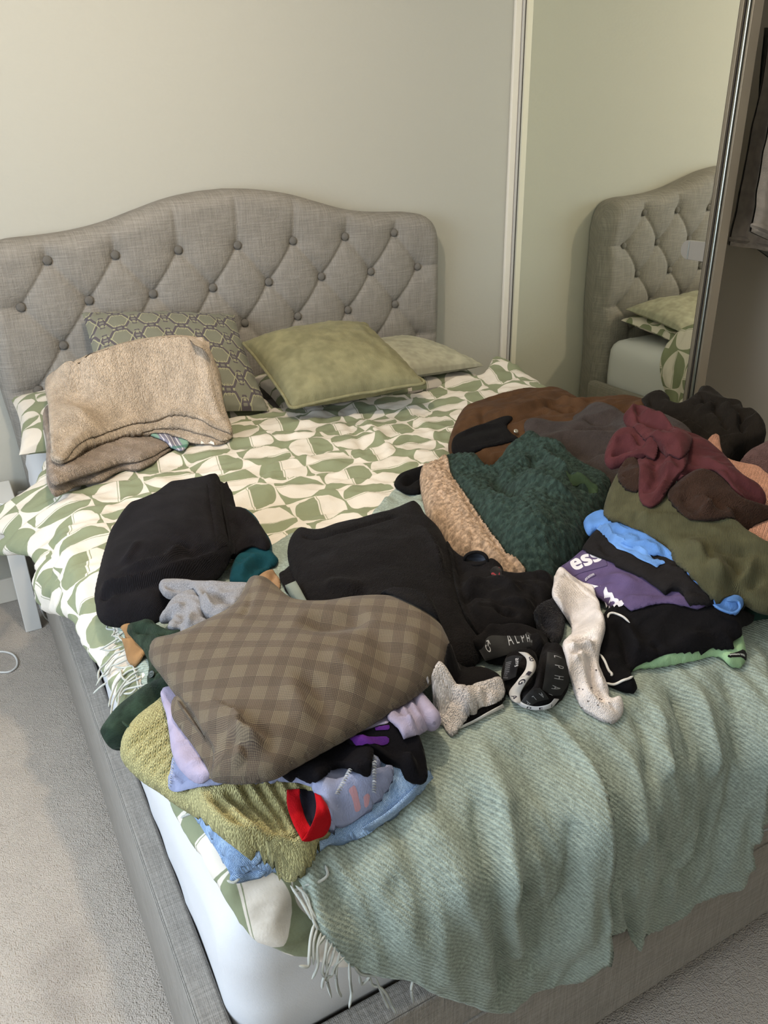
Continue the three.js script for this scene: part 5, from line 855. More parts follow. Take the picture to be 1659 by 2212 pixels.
// ------------------------------------------------------------------ clothes: the right half of the bed
// brown jacket, at the back
{
  const m = cloth('#4f3825', 'twill', 0.02, 0.0004, { sheen: 0.35 }), bl = cloth('#111011', 'twill', 0.02, 0.0004, { sheen: 0.12 });
  const t = garment('brown_jacket', 'rust brown jacket with black lining and metal snap at the back of the bed', 'jacket', m, [
    { rim: [[968, 962, 2.6], [974, 940, 3.2], [984, 915, 3.8], [997, 893, 4.4], [1016, 881, 4.8], [1050, 872, 5], [1082, 865, 5.4], [1165, 853, 6.2], [1198, 850, 6.6], [1222, 855, 6.8], [1242, 864, 7], [1276, 874, 7.6], [1314, 868, 8.6], [1366, 866, 10], [1400, 876, 10.6], [1380, 930, 9], [1280, 980, 6], [1180, 1000, 4], [1090, 1004, 2.6], [1060, 1020, 1.8], [1040, 1004, 1.8], [1000, 990, 1.8], [974, 982, 2]], up: 24, dn: 22, r: 32, deep: 1.9, w: [[7, 100, 2, 10, 3], [4, 50, 2.5, 30, 5], [2, 26, 2, 20, 7, 'v']],
      in: [[1060, 910, 7], [1160, 890, 8.4], [1260, 900, 9]], s: [{ p: [[1040, 905], [1100, 900], [1160, 880], [1200, 862]], a: 12, w: 14 }, { p: [[1180, 872], [1200, 885], [1230, 892], [1250, 880]], a: -14, w: 9 }, { p: [[1200, 862], [1240, 876], [1272, 880]], a: 10, w: 9 }, { p: [[1040, 884], [1044, 910], [1050, 925]], a: -5, w: 8 }, { p: [[1100, 920], [1160, 900], [1190, 890]], a: -6, w: 8 }, { p: [[1290, 880], [1330, 890], [1370, 892]], a: -4, w: 6 }, { p: [[1010, 890], [1004, 910], [998, 925]], a: -2, w: 2, k: 'v' }] },
  ]);
  const collar = part('black_lining', lump({ rim: [[975, 970, 3.4], [982, 950, 4.2], [1006, 937, 4.8], [1050, 926, 5.4], [1106, 920, 6.2], [1094, 932, 6], [1104, 947, 5.6], [1120, 960, 5.2], [1092, 974, 4], [1050, 986, 3], [1000, 988, 2.4], [980, 982, 2.6]], up: 6, dn: 6, r: 9, step: 4, s: [{ p: [[990, 950], [1020, 938], [1080, 926]], a: 6, w: 6 }, { p: [[1000, 975], [1050, 970], [1090, 955]], a: -8, w: 12 }] }), bl, t); void collar;
  const cuff = lump({ rim: [[852, 1043, g_ + 1.2], [862, 1030, g_ + 1.6], [910, 1012, g_ + 1.8], [956, 996, g_ + 2], [978, 986, g_ + 2.4], [990, 994, g_ + 2.4], [964, 1010, g_ + 2], [930, 1024, g_ + 1.8], [914, 1056, g_ + 0.8], [904, 1066, g_ + 0.6], [870, 1063, g_ + 0.6], [854, 1052, g_ + 0.8]], up: 12, dn: 8, r: 12, step: 3.5, s: [{ p: [[858, 1046], [872, 1034], [880, 1024]], a: 5, w: 4 }, { p: [[872, 1052], [890, 1034], [930, 1016]], a: -12, w: 7 }] });
  part('sleeve_cuff', cuff, bl, t);
  part('snap_button', new THREE.LatheGeometry([[0, 0.003], [0.003, 0.0026], [0.0036, 0.0036], [0.0052, 0.0034], [0.006, 0.0018], [0.006, 0], [0, -0.001]].map((p) => new THREE.Vector2(...p)), 28), new THREE.MeshStandardMaterial({ color: 0xb9b4a6, metalness: 0.9, roughness: 0.35 }), t).geometry.rotateX(0.75).translate(...(() => { const p = at([1114, 932, 7.6]); return [p.x, p.y, p.z]; })());
  seat(t);
}
// black trousers with a gathered waist, far right
{
  const m = cloth('#201c18', 'twill', 0.02, 0.0005, { sheen: 0.35 });
  const t = garment('gathered_trousers', 'black trousers with a gathered waistband in front of the wardrobe frame', 'trousers', m, [
    { rim: [[1384, 880, 11], [1390, 862, 12.5], [1404, 857, 12.8], [1432, 856, 13], [1445, 863, 13], [1450, 874, 13], [1466, 877, 13.2], [1488, 868, 13.8], [1504, 855, 14.6], [1512, 842, 15.2], [1527, 843, 15.2], [1552, 856, 15], [1572, 870, 14.8], [1600, 874, 15.2], [1608, 888, 14.8], [1622, 888, 15], [1644, 905, 14.4], [1655, 930, 13], [1652, 942, 12.4], [1640, 946, 12], [1612, 957, 10.6], [1590, 972, 9.4], [1574, 990, 8], [1555, 985, 8], [1500, 960, 8], [1440, 930, 8.4], [1400, 905, 9.6]], rest: true, up: 20, dn: 26, r: 24, step: 4, deep: 1.9, w: [[6, 70, 2, 40, 3], [3, 36, 2.5, 55, 5, 'v'], [1.6, 18, 2, 50, 6]],
      s: [{ p: [[1512, 850], [1530, 868], [1548, 862]], a: -8, w: 4 }, { p: [[1490, 872], [1516, 866], [1536, 858]], a: -6, w: 3 }, { p: [[1500, 890], [1530, 880], [1550, 862]], a: 8, w: 6 }, { p: [[1536, 858], [1560, 900], [1580, 940]], a: -9, w: 7 }, { p: [[1550, 862], [1580, 890], [1600, 930]], a: 7, w: 8 }, { p: [[1608, 888], [1600, 910], [1610, 940]], a: -12, w: 7 }, { p: [[1622, 892], [1640, 912], [1648, 936]], a: 7, w: 6 }, { p: [[1450, 900], [1500, 930], [1550, 970]], a: 6, w: 12 }, { p: [[1480, 890], [1530, 930], [1560, 970]], a: -6, w: 9 }, { p: [[1400, 862], [1414, 876], [1440, 880]], a: -7, w: 6 }] },
  ]);
  seat(t);
}
seat(garment('mauve_sweater', 'dusty mauve soft garment cut off by the right edge of the picture', 'clothing', cloth('#6b5556', 'fuzz', 0.06, 0.0012, { sheen: 0.6 }), [
  { rim: [[1598, 1003, 9], [1606, 988, 10], [1622, 974, 11], [1640, 965, 11.6], [1662, 956, 12], [1720, 950, 12], [1750, 1000, 9], [1720, 1050, 7], [1660, 1034, 7], [1625, 1016, 8]], rest: true, up: 20, dn: 20, r: 26, w: [[5, 60, 2, 20, 3]] }]));
// grey fleece
seat(garment('grey_fleece', 'charcoal grey fleece draped between the brown jacket and the maroon t-shirt', 'jacket', cloth('#3c3533', 'fuzz', 0.05, 0.0008, { sheen: 0.55 }), [
  { rim: [[1131, 938, 5.6], [1142, 926, 6.4], [1165, 923, 6.8], [1231, 927, 7.6], [1238, 914, 8], [1260, 893, 9], [1278, 881, 9.6], [1298, 880, 10], [1331, 889, 10.6], [1356, 903, 11], [1400, 896, 12.4], [1447, 907, 13], [1497, 944, 12.6], [1480, 990, 10], [1400, 1040, 8], [1330, 1058, 5.6], [1260, 1030, 4.4], [1190, 990, 4], [1140, 962, 4.6]], up: 24, dn: 20, r: 34, deep: 1.9, w: [[7, 90, 2.5, 20, 4], [3, 45, 2.5, 25, 6]], in: [[1240, 960, 8.4], [1330, 960, 10], [1400, 950, 12]],
    s: [{ p: [[1236, 928], [1270, 930], [1310, 922], [1350, 930]], a: -10, w: 12 }, { p: [[1250, 905], [1290, 910], [1330, 902]], a: -6, w: 10 }, { p: [[1180, 955], [1240, 945], [1320, 950], [1380, 940]], a: 8, w: 16 }, { p: [[1200, 985], [1260, 980], [1340, 990]], a: -8, w: 14 }, { p: [[1260, 1000], [1320, 1000], [1380, 985]], a: 8, w: 14 }] }]));
// green and beige sherpa
{
  const sh = (hex) => cloth(hex, 'fuzz', 0.03, 0.0005, { sheen: 0.4, rough: 1, mot: 'worn', motSize: 0.1 });
  const green = sh('#33433d'), tan = sh('#b99f87');
  const seamP = [[960, 1004, 2.6], [974, 1036, 3.4], [1006, 1089, 3.8], [1049, 1155, 3.8], [1095, 1218, 2.8], [1134, 1257, 1.8]];
  const bob = [[2.5, 24, 1, 0, 4]], curl = [9, 5];
  const t = thing('sherpa_jacket', 'bottle green boucle fleece with a beige panel, heaped in the middle of the bed', 'jacket');
  part('green_panel', merge([lump({ rim: [...seamP.slice().reverse(), [983, 992, 3.4], [1009, 988, 4.2], [1029, 992, 4.4], [1041, 1008, 4.2], [1056, 1022, 3.8], [1069, 1012, 4.4], [1082, 996, 5.4], [1090, 981, 6.4], [1109, 966, 7.6], [1125, 953, 8.6], [1138, 944, 9.2], [1158, 946, 9.4], [1176, 959, 9], [1208, 966, 9], [1231, 989, 8], [1264, 1015, 7.2], [1298, 1032, 7], [1318, 1048, 6.8], [1316, 1080, 6], [1306, 1106, 5.2], [1290, 1140, 4], [1270, 1180, 3], [1250, 1210, 2.4], [1210, 1240, 1.8], [1200, 1262, 1.5], [1160, 1264, 1.5]], up: 26, dn: 20, r: 30, step: 2.3, curl, deep: 1.5, w: [[8, 90, 1.5, 30, 3], ...bob], in: [[1040, 1060, 6.4], [1080, 1130, 8], [1140, 1040, 10], [1160, 1120, 10.4], [1220, 1080, 10], [1170, 1200, 6.4], [1240, 1140, 8]],
    s: [{ p: [[1085, 1036], [1100, 1024], [1140, 1000], [1170, 985]], a: 14, w: 14 }, { p: [[1062, 1024], [1080, 1050], [1110, 1066], [1128, 1070]], a: -20, w: 12 }, { p: [[1100, 1050], [1130, 1044], [1170, 1050], [1210, 1070], [1260, 1090]], a: 14, w: 14 }, { p: [[1086, 1040], [1120, 1035], [1180, 1030], [1230, 1050], [1290, 1070]], a: -14, w: 10 }, { p: [[1158, 960], [1190, 1000], [1230, 1030], [1290, 1062]], a: 12, w: 12 }, { p: [[1220, 1020], [1250, 1050], [1290, 1076]], a: -16, w: 9 }, { p: [[1150, 975], [1150, 1000], [1162, 1020]], a: -8, w: 9 }] })]), green, t);
  const smooth = part('smooth_lining', patch([[1222, 1026], [1240, 1024], [1264, 1036], [1290, 1056], [1288, 1066], [1262, 1062], [1240, 1052]], 3, 4), cloth('#33432f', 'plain', 0.03, 0.0003), t); void smooth;
  part('beige_panel', lump({ rim: [...seamP, [1100, 1260, 1.6], [1040, 1228, 1.8], [996, 1208, 2], [974, 1198, 2], [958, 1164, 2], [936, 1136, 1.8], [920, 1112, 1.8], [910, 1070, 1.8], [907, 1036, 2.2], [916, 1019, 2.6], [934, 1010, 2.8]], up: 24, dn: 16, r: 26, step: 2.3, curl, w: [[5, 80, 1.5, 60, 3], ...bob], in: [[940, 1060, 5], [990, 1130, 6], [1040, 1190, 5.4]] }), tan, t);
  seat(t);
}
// mint running top at the bottom of the right stack
{
  const m = cloth('#93b58c', 'plain', 0.02, 0.0003, { sheen: 0.4 });
  const t = garment('running_shirt', 'mint green sports top showing its black name tape at the bottom of the right stack', 'top', m, [
    { rim: [[1364, 1450, g_ + 0.6], [1398, 1446, g_ + 0.6], [1450, 1438, g_ + 0.7], [1500, 1428, g_ + 0.7], [1535, 1419, g_ + 0.7], [1560, 1424, g_ + 0.7], [1572, 1434, g_ + 0.6], [1586, 1443, g_ + 0.5], [1603, 1441, g_ + 0.6], [1612, 1420, g_ + 0.7], [1609, 1396, g_ + 0.9], [1602, 1374, g_ + 1.1], [1560, 1360, g_ + 1.4], [1460, 1370, g_ + 1.4], [1380, 1400, g_ + 1]], up: 11, dn: 4, r: 11, step: 4, w: [[4, 50, 2, 20, 3], [2, 24, 2, 10, 5, 'v']], s: [{ p: [[1400, 1440], [1470, 1424], [1540, 1404]], a: 6, w: 6 }, { p: [[1420, 1442], [1500, 1420], [1560, 1412]], a: -5, w: 4 }] }]);
  const tape = canvasTex(512, 128, (g) => { g.fillStyle = '#111211'; g.fillRect(0, 0, 512, 128); g.fillStyle = '#e8ece6'; g.save(); g.translate(256, 64); g.rotate(Math.PI); g.font = 'bold 62px sans-serif'; g.textAlign = 'center'; g.textBaseline = 'middle'; g.fillText('NIKE RUNNING', 0, 4, 470); g.restore(); }, false);
  part('name_tape', patch([[1569, 1426], [1613, 1414], [1612, 1428], [1573, 1437]], 1.6, 2, { sharp: true, frame: [[1573, 1437], [1612, 1428], [1569, 1425]] }), cloth('#ffffff', 'plain', 0.02, 0.0001, { map: tape }), t);
  seat(t);
}
seat(garment('dark_green_cloth', 'dark green cloth corner under the black piped polo, right', 'clothing', cloth('#1f3a33', 'plain', 0.02, 0.0004), [
  { rim: [[1600, 1345, g_ + 0.8], [1625, 1342, g_ + 0.8], [1662, 1336, g_ + 0.8], [1720, 1330, g_ + 0.8], [1720, 1290, g_ + 1.6], [1620, 1300, g_ + 1.6]], up: 12, dn: 6, r: 14 }]));
{
  const m = cloth('#0f0e11', 'plain', 0.02, 0.0004, { sheen: 0.14 }), white = cloth('#d8d6d2', 'plain', 0.01, 0.0003);
  const t = garment('piped_polo', 'black polo shirt with thin white piping under the purple t-shirt', 'shirt', m, [
    { rim: [[1285, 1440, g_ + 0.8], [1300, 1470, g_ + 0.6], [1330, 1488, g_ + 0.6], [1362, 1498, g_ + 0.5], [1376, 1493, g_ + 0.5], [1373, 1476, g_ + 0.7], [1364, 1462, g_ + 0.9], [1366, 1450, g_ + 1], [1426, 1422, g_ + 0.9], [1498, 1424, g_ + 0.8], [1540, 1410, g_ + 0.8], [1588, 1400, g_ + 0.8], [1582, 1388, g_ + 0.9], [1603, 1373, g_ + 0.9], [1602, 1358, g_ + 1], [1628, 1343, g_ + 0.9], [1612, 1328, g_ + 1.2], [1540, 1310, 5], [1420, 1310, 5], [1330, 1310, 4.6], [1290, 1350, 3.6], [1280, 1400, 2.6]], up: 16, dn: 6, r: 18, step: 4, w: [[5, 60, 2, 20, 3], [2.4, 30, 2.5, 10, 5, 'v']], s: [{ p: [[1330, 1335], [1352, 1390], [1358, 1450]], a: -9, w: 8 }, { p: [[1345, 1340], [1372, 1390], [1372, 1440]], a: 8, w: 9 }, { p: [[1410, 1380], [1424, 1400], [1428, 1420]], a: -8, w: 5 }, { p: [[1440, 1400], [1520, 1385], [1590, 1365]], a: 4, w: 8 }] }]);
  const pipe = (pts) => part('piping', tube(pts.map(([x, y]) => { const w = lump.last.drop([x, y]); return V3(w[0], Math.min(lump.last.top(w[0], w[1]), gAt(w[0], w[1]) + 0.004) + 0.0015, w[1]); }), { r: 1.9, n: 30, m: 8 }), white, t);
  pipe([[1313, 1336], [1315, 1328], [1322, 1325], [1333, 1327], [1346, 1336], [1360, 1348]]); pipe([[1296, 1412], [1306, 1428], [1316, 1444], [1322, 1454], [1320, 1459]]); pipe([[1306, 1480], [1326, 1479], [1346, 1472], [1358, 1465], [1367, 1463]]);
  seat(t);
}
// purple t-shirt with a broken white print
{
  const m = cloth('#594c70', 'plain', 0.02, 0.0004, { sheen: 0.35 });
  const t = garment('purple_tshirt', 'purple t-shirt with bold white print, folded between black and charcoal garments', 'shirt', m, [
    { rim: [[1201, 1240, 3.6], [1230, 1215, 4.2], [1262, 1193, 4.8], [1300, 1200, 5.6], [1400, 1230, 7], [1520, 1270, 7], [1570, 1300, 6], [1548, 1323, 5], [1521, 1329, 4.6], [1510, 1335, 4.4], [1428, 1332, 4.2], [1360, 1342, 3.8], [1346, 1334, 3.8], [1320, 1312, 3.8], [1300, 1294, 3.6], [1262, 1274, 3.4], [1225, 1256, 3.2]], up: 15, dn: 12, r: 17, step: 4, w: [[4, 70, 2, 30, 3], [1.5, 30, 2, 20, 5]], s: [{ p: [[1272, 1262], [1310, 1258], [1340, 1262]], a: -5, w: 6 }, { p: [[1300, 1256], [1340, 1256], [1380, 1280]], a: 7, w: 12 }, { p: [[1330, 1290], [1350, 1318], [1358, 1338]], a: -5, w: 6 }] },
  ]);
  const print = canvasTex(1024, 512, (g, W, H) => { g.clearRect(0, 0, W, H); g.fillStyle = '#594c70'; g.fillRect(0, 0, W, H); g.fillStyle = '#e9e7ec'; g.font = 'italic bold 520px sans-serif'; g.textAlign = 'center'; g.textBaseline = 'alphabetic'; g.lineWidth = 26; g.strokeStyle = '#e9e7ec'; g.strokeText('ess', W / 2, 420, W * 0.9); g.fillText('ess', W / 2, 420, W * 0.9); }, false);
  part('printed_lettering', patch([[1212, 1246], [1232, 1264], [1312, 1224], [1306, 1206], [1296, 1196], [1264, 1194], [1224, 1220]], 0.8, 2, { sharp: true, frame: [[1232, 1266], [1318, 1212], [1204, 1222]] }), cloth('#ffffff', 'plain', 0.02, 0.0002, { map: print }), t);
  const small = canvasTex(512, 128, (g, W, H) => { g.fillStyle = '#594c70'; g.fillRect(0, 0, W, H); g.fillStyle = '#e0dee4'; g.font = 'bold 110px serif'; g.textAlign = 'center'; g.textBaseline = 'middle'; g.fillText('oration', W / 2, H / 2, W * 0.92); }, false);
  part('printed_lettering', patch([[1262, 1262], [1287, 1248], [1283, 1240], [1259, 1254]], 0.8, 2, { sharp: true, frame: [[1263, 1263], [1287, 1247], [1259, 1254]] }), cloth('#ffffff', 'plain', 0.02, 0.0002, { map: small }), t);
  const pw = cloth('#dddbe4', 'plain', 0.02, 0.0002);
  part('print_piece', patch([[1256, 1272], [1264, 1268], [1298, 1268], [1284, 1276], [1280, 1286], [1268, 1280]], 1, 2), pw, t);
  part('print_piece', patch([[1303, 1281], [1308, 1275], [1313, 1284], [1322, 1282], [1327, 1292], [1336, 1296], [1344, 1306], [1348, 1309], [1336, 1314], [1332, 1309], [1326, 1314], [1314, 1308], [1305, 1296]], 1, 2, { sharp: true }), pw, t);
  seat(t);
}
seat(garment('charcoal_tshirt', 'charcoal black t-shirt layered above the purple t-shirt and below the blue one', 'shirt', cloth('#1d1b1c', 'plain', 0.02, 0.0004, { sheen: 0.2 }), [
  { rim: [[1257, 1188, 5.8], [1266, 1172, 6.4], [1290, 1147, 7.4], [1320, 1150, 8.2], [1400, 1190, 9], [1500, 1240, 8.4], [1560, 1290, 7], [1546, 1312, 6], [1510, 1318, 5.8], [1481, 1321, 5.4], [1474, 1306, 5.8], [1466, 1294, 6], [1450, 1290, 6.2], [1434, 1295, 6], [1397, 1272, 6.2], [1342, 1243, 6.2], [1310, 1222, 6], [1281, 1211, 5.6], [1264, 1200, 5.4]], up: 10, dn: 9, r: 12, step: 4, w: [[4, 60, 2, 30, 3], [2, 28, 2, 20, 5]], s: [{ p: [[1300, 1160], [1306, 1190], [1330, 1226]], a: -5, w: 6 }, { p: [[1434, 1290], [1450, 1280], [1470, 1284]], a: 6, w: 5 }, { p: [[1466, 1290], [1500, 1290], [1530, 1296]], a: -4, w: 4, k: 'v' }] }]));
{
  const m = cloth('#5a85c4', 'plain', 0.02, 0.0004, { sheen: 0.4 });
  const t = garment('blue_tshirt', 'sky blue t-shirt with a broad stitched hem under the olive trousers', 'shirt', m, [
    { rim: [[1261, 1136, 7.4], [1262, 1124, 7.8], [1278, 1113, 8.4], [1302, 1106, 9], [1330, 1120, 9.6], [1400, 1160, 10.4], [1450, 1196, 10], [1490, 1240, 9], [1540, 1290, 7.6], [1590, 1290, 7], [1606, 1300, 6.6], [1600, 1318, 6], [1586, 1328, 5.6], [1552, 1318, 6], [1521, 1295, 6.8], [1487, 1269, 7.4], [1468, 1236, 8.2], [1436, 1224, 7.8], [1400, 1222, 7.6], [1352, 1200, 7.6], [1311, 1174, 7.6], [1290, 1144, 7.6], [1273, 1156, 6.8]], up: 12, dn: 9, r: 12, step: 4, w: [[4, 50, 2, 30, 3], [2, 24, 2, 20, 5, 'v']], s: [{ p: [[1320, 1150], [1360, 1158], [1410, 1180]], a: -4, w: 6 }, { p: [[1420, 1200], [1440, 1190], [1460, 1206]], a: 7, w: 6 }] }]);
  part('hem_band', patch([[1284, 1143], [1300, 1158], [1312, 1172], [1332, 1187], [1353, 1198], [1376, 1210], [1399, 1221], [1418, 1231], [1424, 1227], [1438, 1221], [1418, 1212], [1396, 1202], [1366, 1186], [1340, 1170], [1322, 1154], [1312, 1136], [1296, 1138]], 3.2, 2.5, { sharp: true }), cloth('#658fcb', 'plain', 0.02, 0.0004, { sheen: 0.4 }), t);
  part('sleeve_end', tube([[1540, 1306, 7.4], [1560, 1318, 6.8], [1584, 1324, 6.4], [1598, 1314, 6.8], [1594, 1300, 7.4], [1570, 1298, 7.8]].map((p) => at(p)), { r: 2.2, n: 40, m: 10 }), m, t);
  seat(t);
}
// peach sweater behind the pile
seat(garment('peach_sweater', 'peach coloured chunky knit sweater behind the maroon t-shirt', 'sweater', cloth('#d6a088', 'knit', 0.14, 0.003, { sheen: 0.5 }), [
  { rim: [[1524, 962, 13.6], [1530, 950, 14.4], [1540, 942, 15], [1552, 943, 15], [1557, 964, 14.2], [1566, 990, 13.2], [1590, 1003, 13.4], [1640, 1015, 13.8], [1662, 1032, 13.6], [1730, 1060, 13], [1740, 1200, 9], [1664, 1210, 9], [1644, 1194, 9.6], [1622, 1166, 10.6], [1580, 1120, 12], [1540, 1040, 12]], rest: true, up: 14, dn: 30, r: 18, rot: 60, w: [[4, 60, 2, 20, 3]] }]));
// olive trousers draped over the right stack
seat(garment('olive_trousers', 'olive green trousers draped over the blue t-shirt at the right', 'trousers', cloth('#4e4d39', 'twill', 0.02, 0.0005, { sheen: 0.4 }), [
  { rim: [[1303, 1104, 9.6], [1310, 1075, 11], [1320, 1050, 12.2], [1337, 1026, 13.4], [1370, 1020, 14.4], [1450, 1050, 15], [1560, 1110, 13.6], [1640, 1170, 12], [1740, 1220, 10], [1750, 1330, 5], [1662, 1326, 5.4], [1632, 1318, 5.8], [1613, 1306, 6.4], [1590, 1294, 7], [1564, 1299, 7.4], [1550, 1302, 7.4], [1521, 1283, 8], [1490, 1257, 8.6], [1463, 1226, 9.2], [1442, 1193, 9.8], [1403, 1169, 10], [1368, 1154, 10], [1324, 1139, 9.4], [1305, 1122, 9.2]], up: 24, dn: 14, r: 30, step: 4, in: [[1400, 1110, 14], [1500, 1170, 13.4], [1580, 1220, 12.4]], deep: 1.9, w: [[7, 90, 2, 50, 3], [3, 40, 2.5, 55, 5, 'v'], [1.6, 22, 2, 40, 6]],
    s: [{ p: [[1384, 1110], [1390, 1140], [1380, 1160]], a: 8, w: 8 }, { p: [[1372, 1110], [1366, 1140], [1362, 1154]], a: -7, w: 7 }, { p: [[1480, 1160], [1520, 1200], [1560, 1250], [1575, 1290]], a: 9, w: 12 }, { p: [[1520, 1170], [1530, 1200], [1524, 1240]], a: -8, w: 10 }, { p: [[1560, 1200], [1600, 1230], [1570, 1280], [1566, 1298]], a: -11, w: 9 }, { p: [[1640, 1200], [1600, 1250], [1575, 1275]], a: 9, w: 9 }, { p: [[1659, 1240], [1610, 1272], [1580, 1296]], a: -8, w: 8 }, { p: [[1530, 1180], [1580, 1190], [1640, 1190]], a: -6, w: 9 }] }]));
// dark brown garment
seat(garment('dark_brown_sweater', 'dark brown soft sweater bundled under the maroon t-shirt', 'sweater', cloth('#33241d', 'fuzz', 0.05, 0.0008, { sheen: 0.4 }), [
  { rim: [[1340, 1014, 13.8], [1350, 1000, 14.6], [1362, 997, 15], [1378, 1006, 15.4], [1390, 1050, 15], [1374, 1074, 13.6], [1350, 1070, 13], [1333, 1056, 12.8]], up: 12, dn: 12, r: 14, step: 3.5, w: [[4, 26, 2, 60, 3]], s: [{ p: [[1340, 1040], [1356, 1040], [1372, 1034]], a: -7, w: 5 }, { p: [[1338, 1024], [1350, 1018], [1356, 1010]], a: -6, w: 4 }] },
  { rim: [[1438, 1102, 13], [1446, 1066, 15], [1480, 1034, 17], [1510, 1022, 17.6], [1560, 1040, 17], [1600, 1080, 15.6], [1664, 1098, 14], [1740, 1110, 12.6], [1740, 1150, 11], [1662, 1130, 12], [1640, 1138, 11.8], [1615, 1150, 11.4], [1546, 1151, 12], [1484, 1147, 12], [1455, 1123, 12.4]], up: 22, dn: 16, r: 28, step: 4, in: [[1500, 1090, 17], [1560, 1110, 16.4]], w: [[5, 60, 2, 20, 3], [3, 30, 2, 50, 5]], s: [{ p: [[1470, 1074], [1484, 1092], [1500, 1104], [1514, 1100]], a: -16, w: 9 }, { p: [[1490, 1082], [1516, 1084], [1530, 1096], [1522, 1112], [1500, 1116]], a: 12, w: 8 }, { p: [[1580, 1100], [1600, 1120], [1630, 1126]], a: -6, w: 8 }] }]));
// maroon t-shirt, twisted, on top
{
  const m = cloth('#4c282b', 'plain', 0.02, 0.0004, { sheen: 0.45 });
  const t = garment('maroon_tshirt', 'maroon t-shirt twisted into a heap at the top of the right pile', 'shirt', m, [
    { rim: [[1440, 930, 19.4], [1460, 934, 19.4], [1497, 946, 19.2], [1526, 958, 19], [1552, 978, 18.6], [1572, 996, 18.2], [1607, 1036, 17], [1640, 1054, 16.2], [1655, 1076, 15], [1649, 1094, 14], [1620, 1092, 14.4], [1595, 1086, 15], [1566, 1064, 16], [1529, 1033, 17.2], [1497, 1026, 17.4], [1470, 1040, 17], [1450, 1010, 18.4]], up: 18, dn: 16, r: 24, step: 3.5, w: [[4, 60, 2, 40, 3], [2, 26, 2, 35, 5, 'v']], s: [{ p: [[1500, 970], [1560, 1020], [1620, 1070]], a: 5, w: 14 }, { p: [[1580, 1040], [1620, 1060], [1645, 1080]], a: -6, w: 7 }, { p: [[1470, 960], [1500, 990], [1540, 1010]], a: -4, w: 12 }] },
    { rim: [[1374, 1006, 15.6], [1377, 1040, 14.8], [1377, 1077, 13.6], [1386, 1108, 12.6], [1401, 1121, 12], [1424, 1110, 12.6], [1438, 1090, 13.6], [1456, 1058, 15.4], [1474, 1036, 17], [1484, 1000, 18.2], [1478, 970, 19.4], [1440, 950, 20], [1400, 970, 18.4], [1380, 990, 16.8]], up: 16, dn: 14, r: 18, step: 3.5, w: [[4, 36, 2, 70, 3], [2, 20, 2, 80, 5]], s: [{ p: [[1378, 1076], [1400, 1064], [1440, 1050]], a: -5, w: 6 }, { p: [[1424, 1000], [1436, 1040], [1424, 1080], [1408, 1112]], a: 9, w: 8 }, { p: [[1408, 1000], [1420, 1040], [1400, 1076]], a: -10, w: 7 }, { p: [[1444, 990], [1462, 1010], [1470, 1032]], a: -9, w: 6 }, { p: [[1404, 1116], [1414, 1100], [1430, 1090]], a: -6, w: 5 }] },
    { rim: [[1307, 998, 15.6], [1308, 974, 16.6], [1324, 942, 18.2], [1339, 932, 18.8], [1364, 931, 19], [1400, 944, 19.4], [1420, 980, 18.6], [1412, 1004, 17.4], [1390, 998, 17], [1376, 1002, 16.4], [1350, 1000, 16], [1334, 1006, 15.4], [1320, 1008, 15.2]], up: 15, dn: 15, r: 18, step: 3.5, w: [[4, 36, 2, 10, 3]], s: [{ p: [[1312, 972], [1340, 952], [1390, 952]], a: 10, w: 7 }, { p: [[1318, 990], [1350, 972], [1400, 966]], a: -12, w: 7 }, { p: [[1314, 1000], [1350, 986], [1396, 990]], a: 9, w: 6 }, { p: [[1330, 1004], [1356, 994], [1380, 998]], a: -8, w: 4 }, { p: [[1340, 940], [1370, 946], [1400, 960]], a: -7, w: 6 }] },
    { rim: [[1346, 902, 20.4], [1356, 889, 21.4], [1368, 878, 22], [1398, 887, 22], [1436, 907, 21.6], [1462, 936, 20.6], [1490, 960, 19.6], [1486, 990, 18.8], [1468, 1010, 18.4], [1444, 990, 19.4], [1430, 970, 20], [1410, 960, 20], [1388, 946, 20], [1366, 930, 19.6]], up: 15, dn: 15, r: 17, step: 3.5, w: [[4, 36, 2, 40, 3]], s: [{ p: [[1350, 902], [1390, 906], [1430, 924], [1460, 960]], a: -11, w: 7 }, { p: [[1370, 886], [1420, 904], [1460, 940]], a: 8, w: 7 }, { p: [[1400, 940], [1424, 960], [1432, 1000]], a: 12, w: 7 }, { p: [[1440, 950], [1452, 980], [1456, 1006]], a: -10, w: 6 }] },
  ]);
  seat(t);
}
